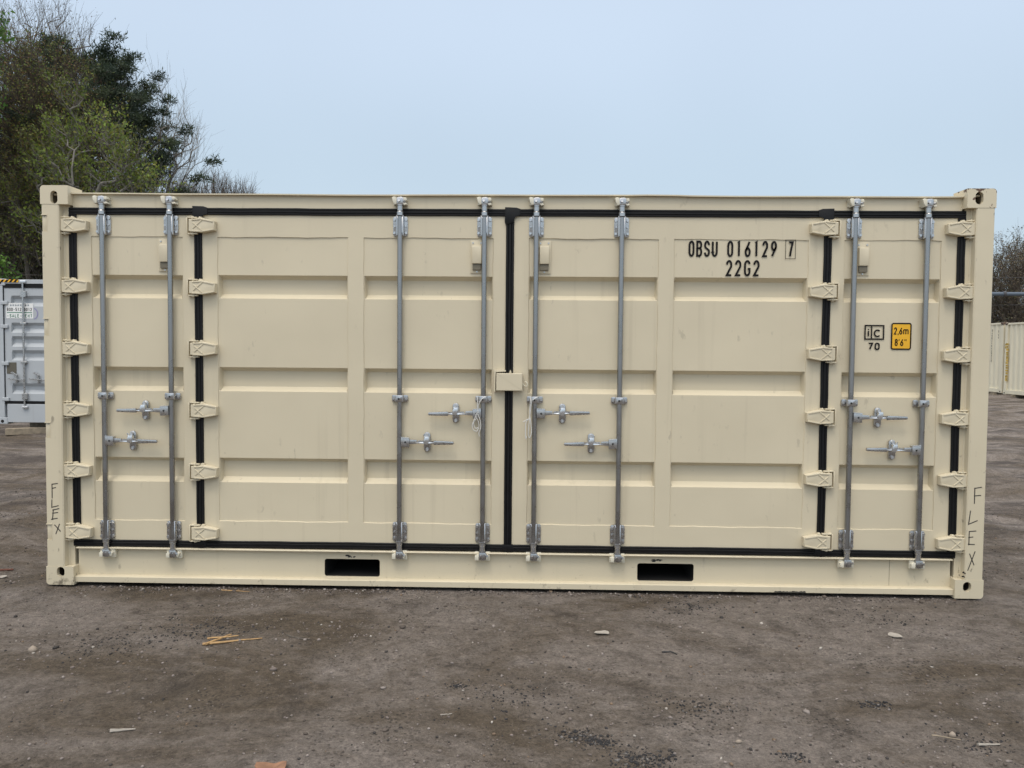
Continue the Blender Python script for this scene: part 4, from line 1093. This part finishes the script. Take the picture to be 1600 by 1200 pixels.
def skeleton(trunk, targets, bf=.35, seg=.45, lift=.12):
    nodes = [np.array(p, float) for p in trunk]; par = [-1]+list(range(len(trunk)-1)); plen = [0.]
    for i in range(1, len(trunk)): plen.append(plen[-1]+np.linalg.norm(nodes[i]-nodes[i-1]))
    cap = len(trunk)+len(targets)*8; NP = np.zeros((cap, 3)); PLN = np.zeros(cap); c = len(nodes)
    NP[:c] = nodes; PLN[:c] = plen; par = par+[0]*(cap-c)
    mid = np.array(trunk[len(trunk)//2])
    order = np.argsort(np.min(np.linalg.norm(targets[:, None]-np.array(trunk)[None], axis=2), axis=1))
    tips = []
    for i in order:
        t = targets[i]
        d = np.linalg.norm(NP[:c]-t, axis=1)
        pen = np.where(NP[:c, 2] > t[2]+.15, (NP[:c, 2]-t[2])*.8, 0)
        p = int(np.argmin(d+bf*PLN[:c]+pen)); L_ = d[p]; k = max(1, min(7, int(L_/seg)))
        prev = p; a = NP[p].copy()
        for s in range(1, k+1):
            f = s/k; q = a+(t-a)*f; q[2] += -lift*L_*math.sin(f*math.pi)*.6
            q += rng.normal(size=3)*.025*L_*(f < 1)
            NP[c] = q; PLN[c] = PLN[prev]+np.linalg.norm(q-NP[prev]); par[c] = prev; prev = c; c += 1
        tips.append(prev)
    NP = NP[:c]; par = np.array(par[:c])
    cnt = np.zeros(c); cnt[tips] = 1
    for i in range(c-1, 0, -1): cnt[par[i]] += cnt[i]
    return NP, par, np.maximum(cnt, 1), np.array(tips)
def in_envelope(n, blobs):
    """blobs: (centre, radii, weight) ellipsoids -> n points, denser towards the outside"""
    w = np.array([b[2] for b in blobs], float); w /= w.sum(); o = []
    for b, k in zip(blobs, rng.multinomial(n, w)):
        v = rng.normal(size=(k, 3)); v /= np.linalg.norm(v, axis=1, keepdims=True)
        o.append(np.array(b[0])+v*np.array(b[1])*(rng.uniform(0, 1, (k, 1))**.42))
    return np.concatenate(o)
def twigs(base, dirs, L_, r, fork=2, spread=.45):
    """fine twigs: each base point gets one bent twig with forks. Returns segments and leaf anchor points"""
    n = len(base); A = []; B = []; RA = []; RB = []; anc = []
    d = dirs/np.linalg.norm(dirs, axis=1, keepdims=True)
    p1 = base+d*(L_*.5)[:, None]; d2 = d+rng.normal(size=(n, 3))*.22; d2[:, 2] += .15; d2 /= np.linalg.norm(d2, axis=1, keepdims=True); p2 = p1+d2*(L_*.5)[:, None]
    A += [base, p1]; B += [p1, p2]; RA += [r, r*.7]; RB += [r*.7, r*.35]; anc += [p1, p2]
    for k in range(fork):
        f = rng.uniform(.2, .95, (n, 1)); s = np.where(f < .5, base+(p1-base)*f*2, p1+(p2-p1)*(f-.5)*2)
        dd = d+rng.normal(size=(n, 3))*spread; dd[:, 2] += .12; dd /= np.linalg.norm(dd, axis=1, keepdims=True)
        e = s+dd*(L_*rng.uniform(.3, .65, n))[:, None]
        A.append(s); B.append(e); RA.append(r*.55); RB.append(r*.3); anc += [e, (s+e)/2]
    return np.concatenate(A), np.concatenate(B), np.concatenate(RA), np.concatenate(RB), np.concatenate(anc)
def tree_data(base, trunk_top, blobs, ntarget, trunk_r, bark, twig_n=4, twig_L=(.5, 1.1), twig_r=.006, leaves=0, leaf_size=(.03, .06), leaf_cols=None, bend=.3, up=.5, leaf_zone=None, fork=2, gamma=.42, wood_n=9):
    base = np.array(base, float); top = np.array(trunk_top, float)
    tr = [base+(top-base)*f+np.array([math.sin(f*5+base[0])*bend*.35, math.cos(f*4)*bend*.3, 0])*f for f in np.linspace(0, 1, wood_n)]
    T = in_envelope(ntarget, blobs)
    NP, par, cnt, tips = skeleton(tr, T)
    R = cnt**gamma; R = R/R[0]*trunk_r; R = np.maximum(R, twig_r*1.15)
    i = np.arange(1, len(NP)); A = NP[par[i]]; B = NP[i]
    ra = np.minimum(R[par[i]], R[i]*1.25); ra[:len(tr)-1] = R[par[i]][:len(tr)-1]
    thick = ra > .03
    V1, F1 = frusta(A[thick], B[thick], ra[thick], R[i][thick], 7); V2, F2 = frusta(A[~thick], B[~thick], ra[~thick], R[i][~thick], 4)
    bark = np.array(bark)
    # twigs
    cen = np.mean(T, 0); tp = np.repeat(NP[tips], twig_n, 0)
    tp = tp+rng.normal(size=tp.shape)*.04
    out_ = tp-(cen*np.array([1, 1, .8])+np.array([0, 0, -1.])); out_ /= np.linalg.norm(out_, axis=1, keepdims=True)+1e-6
    dirs = out_*.7+rng.normal(size=tp.shape)*.45; dirs[:, 2] += up
    L_ = rng.uniform(*twig_L, len(tp))
    a, b, r0, r1, anc = twigs(tp, dirs, L_, np.full(len(tp), twig_r), fork)
    V3, F3 = frusta(a, b, r0, r1, 3)
    wood = (V1, F1, V2, F2)
    leaf = None
    if leaves:
        P = anc[rng.integers(0, len(anc), leaves)]+rng.normal(size=(leaves, 3))*.07
        if leaf_zone is not None: P = P[leaf_zone(P)]
        V4, F4 = quads(P, rng.uniform(*leaf_size, len(P)), asp=1.)
        cols = np.array(leaf_cols); cl = cols[rng.integers(0, len(cols), len(P))]
        # whole sprays share a hue
        h = vnoise(P[:, 0]*.9+7, P[:, 2]*.9+P[:, 1]*.6, 33)
        cl = cl*(.6+.8*h)[:, None]*rng.uniform(.8, 1.2, (len(P), 1))
        leaf = (V4, F4, np.repeat(cl, 4, 0))
    return wood, (V3, F3), leaf, bark
def build_tree(name, label, cat, base, data, parent_extra=None, group=None):
    (V1, F1, V2, F2), (V3, F3), leaf, bark = data
    root = empty(name, base, label, cat, group); off = np.array(base)
    V = np.concatenate([V1, V2]); col = bark*rng.uniform(.8, 1.2, (len(V), 1))
    np_mesh('trunk', V-off, [F1, F2+len(V1)], M['bark'], root, base, col=col, smooth=True)
    if leaf is not None:
        V4, F4, C4 = leaf; V = np.concatenate([V3, V4]); col = np.concatenate([np.tile(bark*.9, (len(V3), 1)), C4])
        np_mesh('crown', V-off, [F3, F4+len(V3)], [M['bark'], M['leaf']], root, base, mi=[0]*len(F3)+[1]*len(F4), col=col)
    else:
        np_mesh('crown', V3-off, [F3], M['bark'], root, base, col=np.tile(bark, (len(V3), 1)))
    return root

BROWN = (.085, .070, .056); GREYB = (.14, .125, .105); PALE = (.22, .205, .18)
def gbase(x, y): return (x, y, gz(x, y)-.05)
# big budding tree, brown-olive crown
b = gbase(-14.2, 22.2)
build_tree('budding_tree', 'large brown tree with tiny reddish buds at the left, tallest broad crown', 'tree', b,
    tree_data(b, (-13.8, 22.4, 8.0), [((-14.4, 22.2, 9.2), (2.5, 2.3, 2.8), 1.0), ((-14.8, 22.2, 6.2), (2.4, 2.2, 1.6), .4), ((-13.0, 22.0, 8.0), (1.5, 1.6, 2.0), .35)], 760, .24, BROWN,
    twig_n=6, twig_L=(.45, 1.15), twig_r=.007, leaves=30000, leaf_size=(.025, .052), leaf_cols=[(.16, .115, .05), (.155, .145, .048), (.165, .10, .052), (.14, .165, .045), (.15, .185, .048), (.12, .155, .04)], up=.45))
# olive-green young-leaf tree in front
b = gbase(-10.6, 19.2)
build_tree('young_leaf_tree', 'slender tree with forked pale limbs and fresh yellow green leaves above the tan container corner', 'tree', b,
    tree_data(b, (-10.9, 19.2, 5.6), [((-10.1, 19.2, 8.0), (.5, .8, .5), .45), ((-9.5, 19.0, 7.3), (.6, .8, .4), .5), ((-11.3, 19.4, 8.1), (.7, .8, .6), .7), ((-11.1, 19.1, 9.2), (.45, .6, .6), .3), ((-9.0, 19.2, 6.5), (.6, .8, .35), .5), ((-10.3, 19.3, 6.7), (.9, .8, .5), .7), ((-11.6, 19.0, 6.9), (.9, .8, .6), .7), ((-9.9, 19.2, 5.6), (1.5, 1.0, .5), .9), ((-11.8, 19.2, 5.4), (1.0, .8, .7), .6)], 230, .12, PALE,
    twig_n=3, twig_L=(.4, .9), twig_r=.006, leaves=7000, leaf_size=(.03, .07), leaf_cols=[(.17, .22, .038), (.14, .205, .038), (.19, .19, .042), (.11, .14, .036)], up=.35))
b = gbase(-12.3, 20.2)
build_tree('young_leaf_tree', 'olive tree with thin upright limbs standing just behind the grey container', 'tree', b,
    tree_data(b, (-12.3, 20.2, 5.5), [((-12.6, 20.2, 7.6), (.9, 1.0, .7), .7), ((-13.3, 20.2, 6.3), (1.0, 1.0, .7), .7), ((-12.0, 20.2, 6.2), (.9, .9, .6), .7), ((-12.6, 20.2, 4.9), (1.5, 1.2, .7), .7)], 190, .11, GREYB,
    twig_n=4, twig_L=(.4, .9), twig_r=.006, leaves=7500, leaf_size=(.03, .06), leaf_cols=[(.14, .17, .04), (.165, .17, .04), (.14, .11, .045), (.11, .14, .034)], up=.35))
# bare tree behind the pine
b = gbase(-14.2, 28.2)
build_tree('bare_tree', 'bare tree with fine upswept twigs showing behind the dark pine', 'tree', b,
    tree_data(b, (-14.2, 28.2, 9.0), [((-13.6, 28.2, 10.2), (2.5, 2.2, 3.3), 1.0), ((-12.4, 28.2, 9.0), (1.5, 1.5, 2.6), .6)], 420, .13, PALE,
    twig_n=3, twig_L=(.5, 1.3), twig_r=.006, up=.9, fork=1))
# bare crown above the brown tree at the top left
b = gbase(-16.6, 25.5)
build_tree('bare_tree', 'tall bare tree whose thin twigs rise highest at the top left', 'tree', b,
    tree_data(b, (-16.4, 25.5, 10.5), [((-16.3, 25.5, 11.6), (2.9, 2.2, 3.1), 1.0), ((-17.0, 25.5, 8.4), (2.6, 2.2, 2.4), .5)], 520, .2, GREYB,
    twig_n=4, twig_L=(.6, 1.4), twig_r=.0075, leaves=4500, leaf_size=(.02, .04), leaf_cols=[(.10, .06, .04), (.08, .07, .03)], up=.8, fork=2))
# green leafy tree reaching in from the left edge
b = gbase(-14.6, 17.2)
build_tree('leafy_tree', 'bright green leafy tree at the left edge, only its branch ends in view', 'tree', b,
    tree_data(b, (-14.6, 17.2, 8.6), [((-14.3, 17.2, 10.5), (2.0, 1.5, 1.5), 1.0), ((-14.3, 17.2, 8.6), (1.9, 1.5, .8), .7)], 240, .16, BROWN,
    twig_n=4, twig_L=(.3, .7), twig_r=.006, leaves=9000, leaf_size=(.04, .085), leaf_cols=[(.09, .19, .04), (.12, .23, .045), (.07, .14, .035)], up=.2))
# thin trunks in the understorey
for k, (x, y, h, lab) in enumerate(((-13.75, 20.9, 7.5, 'thin pale trunked tree right above the hazard stripe of the grey container'), (-14.9, 21.5, 7.0, 'thin dark trunked tree near the left edge behind the grey container'), (-12.9, 22.8, 8.0, 'thin leaning tree between the grey container and the tan container corner'))):
    b = gbase(x, y)
    build_tree('thin_tree', lab, 'tree', b, tree_data(b, (x+(-.25, .2, .35)[k], y, h-1.5), [((x, y, h-1.2), (1.6, 1.4, 1.7), 1.0), ((x, y, h-3.4), (1.9, 1.5, 1.2), .6)], 170, .085, (GREYB, BROWN, GREYB)[k],
        twig_n=4, twig_L=(.5, 1.0), twig_r=.006, leaves=3800, leaf_size=(.025, .055), leaf_cols=[(.09, .11, .035), (.11, .09, .04), (.07, .10, .03)], up=.25))
# bright bush over the grey container
b = gbase(-10.6, 14.6)
build_tree('green_bush', 'bright green bush leaning over the top of the grey container', 'bush', b,
    tree_data(b, (-10.6, 14.6, 2.2), [((-11.15, 14.6, 3.2), (.8, .8, .6), 1.0), ((-10.6, 14.6, 2.0), (.9, .8, .9), .6)], 150, .05, BROWN,
    twig_n=4, twig_L=(.2, .5), twig_r=.005, leaves=5200, leaf_size=(.035, .075), leaf_cols=[(.10, .21, .035), (.15, .27, .05), (.07, .14, .03)], up=.15))
# low twiggy thicket behind the container
b = gbase(-12.6, 33.2)
build_tree('twiggy_shrub', 'low bare shrub of dense upright twigs just above the container roof line', 'shrub', b,
    tree_data(b, (-12.6, 33.2, 5.0), [((-12.6, 33.2, 8.0), (1.9, 1.6, 1.7), 1.0), ((-11.6, 33.2, 7.9), (1.3, 1.2, 1.5), .5), ((-13.7, 33.2, 7.9), (1.0, 1.2, 1.5), .5)], 420, .16, (.13, .112, .095),
    twig_n=5, twig_L=(.5, 1.1), twig_r=.010, up=1.5, fork=2))

# pine
def pine(label, base, height, prof, lean=0., dens=1., sides=None, skip=None):
    root = empty('pine_tree', base, label, 'tree'); off = np.array(base)
    A = []; B = []; RA = []; RB = []; tufts = []
    n = 24; trunk = [np.array(base)+np.array([lean*(f**1.3)+.12*math.sin(f*7), .08*math.cos(f*5), height*f]) for f in np.linspace(0, 1, n)]
    tr_r = [.27*(1-f)**.8+.02 for f in np.linspace(0, 1, n)]
    for i in range(n-1): A.append(trunk[i]); B.append(trunk[i+1]); RA.append(tr_r[i]); RB.append(tr_r[i+1])
    z = height*.22
    while z < height-.25:
        f = z/height; rad = prof(f)
        idx = f*(n-1); i0 = int(idx); c = trunk[i0]+(trunk[min(i0+1, n-1)]-trunk[i0])*(idx-i0)
        k = rng.integers(4, 7); a0 = rng.uniform(0, 6.28)
        for q in range(k):
            a = a0+q*6.283/k+rng.normal()*.2; L_ = rad*rng.uniform(.7, 1.06)
            d = np.array([math.cos(a), math.sin(a), 0]); rise = .06+.26*f
            m = 7; prev = c; side = np.array([-d[1], d[0], 0])
            for s in range(1, m+1):
                t = s/m; p = c+d*L_*t+np.array([0, 0, L_*(rise*t-.12*math.sin(t*math.pi)+.22*t**3)])+rng.normal(size=3)*.04
                r0 = max(.045*(1-f*.5)*(1-(s-1)/m)*min(L_/2.5, 1), .010); A.append(prev); B.append(p); RA.append(r0); RB.append(max(r0*.8, .008))
                if t > .35:
                    for sg in (-1, 1):
                        l2 = L_*.30*(1.15-t)*rng.uniform(.6, 1.2)+.18
                        e = p+(d*.75+side*sg*.8+np.array([0, 0, .25]))*l2
                        A.append(p); B.append(e); RA.append(.011); RB.append(.006); tufts.append(e)
                        if l2 > .4: tufts.append(p+(e-p)*.55+rng.normal(size=3)*.06)
                    if t > .8: tufts.append(p)
                prev = p
            tufts.append(prev)
        z += rng.uniform(.26, .44)
    for s in np.linspace(.0, .5, 5): tufts.append(trunk[-1]-np.array([0, 0, s]))
    A, B, RA, RB = map(np.array, (A, B, RA, RB)); V, Fq = frusta(A, B, RA, RB, 5)
    np_mesh('trunk', V-off, [Fq], M['bark'], root, base, col=np.array([.06, .05, .042])*rng.uniform(.8, 1.2, (len(V), 1)), smooth=True)
    T = np.array(tufts); k = int(46*dens)
    P = np.repeat(T, k, 0); dr = rng.normal(size=P.shape); dr[:, 2] += .55; dr /= np.linalg.norm(dr, axis=1, keepdims=True)
    ln = rng.uniform(.10, .26, len(P))[:, None]; st = P+rng.normal(size=P.shape)*np.array([.10, .10, .06]); en = st+dr*ln
    sd = np.cross(dr, rng.normal(size=P.shape)); sd /= np.linalg.norm(sd, axis=1, keepdims=True); w = rng.uniform(.012, .022, len(P))[:, None]
    V = np.stack([st-sd*w*.6, (st+en)/2-sd*w, en, (st+en)/2+sd*w], 1).reshape(-1, 3)
    cl = np.array([(.042, .062, .036), (.054, .072, .038), (.034, .052, .036)])[rng.integers(0, 3, len(T))]*rng.uniform(.75, 1.3, (len(T), 1))
    cl = np.repeat(np.repeat(cl, k, 0)*rng.uniform(.8, 1.25, (len(P), 1)), 4, 0)
    np_mesh('crown', V-off, [np.arange(len(V)).reshape(-1, 4)], M['leaf'], root, base, col=cl)
    return root
pine('dark green pine with stepped branches reaching out to the right', gbase(-14.4, 25.3), 13.0, lambda f: float(np.interp(f, [0, .3, .5, .62, .70, .76, .84, .92, .97, 1], [2.8, 4.1, 4.7, 4.8, 4.5, 3.4, 2.9, 2.3, 1.4, .5]))*(.86+.14*math.sin(f*60)), dens=1.25)
pine('dark pine half hidden behind the large brown tree', gbase(-17.6, 26.6), 10.2, lambda f: 3.6*(1-f)**.7+.3, dens=.7)

# dark undergrowth behind the trunks on the left (reads as one mass)
def undergrowth(name, label, xs, ys, zmax, n, nl, cols, bark):
    P = np.stack([rng.uniform(*xs, n), rng.uniform(*ys, n), np.zeros(n)], 1); P[:, 2] = ground_h(P[:, 0], P[:, 1])
    hh = zmax*(.45+.55*vnoise(P[:, 0]*.6, P[:, 1]*.6, 51))
    d = rng.normal(size=(n, 3))*.25; d[:, 2] = 1.
    a, b_, r0, r1, anc = twigs(P, d, hh, np.full(n, .014), 7, .35)
    V3, F3 = frusta(a, b_, r0, r1, 3)
    # second-order twigs
    q = anc[rng.integers(0, len(anc), n*6)]; d = rng.normal(size=(len(q), 3))*.5; d[:, 2] += .6
    a, b_, r0, r1, anc2 = twigs(q, d, rng.uniform(.4, 1.2, len(q)), np.full(len(q), .007), 2)
    V5, F5 = frusta(a, b_, r0, r1, 3)
    Pl = np.concatenate([anc, anc2])[rng.integers(0, len(anc)+len(anc2), nl)]+rng.normal(size=(nl, 3))*.1
    V4, F4 = quads(Pl, rng.uniform(.03, .075, nl)); cl = np.array(cols)[rng.integers(0, len(cols), nl)]*rng.uniform(.7, 1.25, (nl, 1))
    V = np.concatenate([V3, V5, V4]); col = np.concatenate([np.tile(np.array(bark), (len(V3)+len(V5), 1)), np.repeat(cl, 4, 0)])
    o = np_mesh(name, V, [F3, F5+len(V3), F4+len(V3)+len(V5)], [M['bark'], M['leaf']], mi=[0]*(len(F3)+len(F5))+[1]*len(F4), col=col)
    return tag(o, label, 'undergrowth', kind='stuff')
undergrowth('undergrowth', 'dark brown and green brush between the trunks on the left', (-24, -8.5), (24.5, 29), 4.7, 380, 18000, [(.06, .08, .026), (.075, .068, .03), (.045, .06, .022)], (.055, .045, .036))

# far wood on the right: bare brown trees reading as one mass, colours lightened for haze
def far_wood():
    Vs = []; Fs3 = []; cols = []; o = 0
    spots = [(35.0, 55.5, 9.0), (38.0, 57.5, 10.0), (40.2, 54.5, 9.0), (42.0, 58, 10.2), (44.2, 55.5, 9.4), (47.0, 57, 10.0), (31.5, 57.5, 9.5), (49.5, 54, 9.3), (28.0, 58.0, 9.0), (52.5, 57, 10.0)]
    quadF = []; leafV = []; leafC = []
    protos = []
    for k in range(3):
        protos.append(tree_data((0, 0, 0), (.2, 0, 5.5), [((0, 0, 6.8), (2.4, 2.2, 3.3), 1.0), ((.3, 0, 3.8), (2.2, 2.0, 2.4), .6)], 300, .2, (.115, .095, .076), twig_n=5, twig_L=(.6, 1.3), twig_r=.012, leaves=7000, leaf_size=(.04, .08),
            leaf_cols=[(.12, .09, .06), (.13, .105, .065), (.10, .10, .055)], up=.9))
    for i, (x, y, h) in enumerate(spots):
        (V1, F1, V2, F2), (V3, F3), lf, bark = protos[i % 3]
        a = i*1.7; ca, sa = math.cos(a), math.sin(a); s = h/9.6*rng.uniform(.98, 1.04)
        for V_, F_, c_ in ((V1, F1, None), (V2, F2, None), (V3, F3, None), (lf[0], lf[1], lf[2])):
            W_ = np.stack([V_[:, 0]*ca-V_[:, 1]*sa, V_[:, 0]*sa+V_[:, 1]*ca, V_[:, 2]], 1)*s+np.array([x, y, gz(x, y)])
            Vs.append(W_); quadF.append(F_+o); o += len(W_)
            cols.append(c_ if c_ is not None else np.tile(np.array(bark), (len(W_), 1)))
    V = np.concatenate(Vs); F_ = np.concatenate(quadF)
    ob = np_mesh('woodland', V, [F_], M['bark'], col=np.concatenate(cols)); tag(ob, 'bare brown woodland rising behind the cream containers', 'woodland', kind='stuff')
far_wood()
undergrowth('brushwood', 'dense brown brush at the foot of the wood on the right', (26, 56), (58, 63), 7.5, 700, 26000, [(.11, .088, .06), (.095, .085, .055), (.08, .088, .05)], (.10, .082, .066))
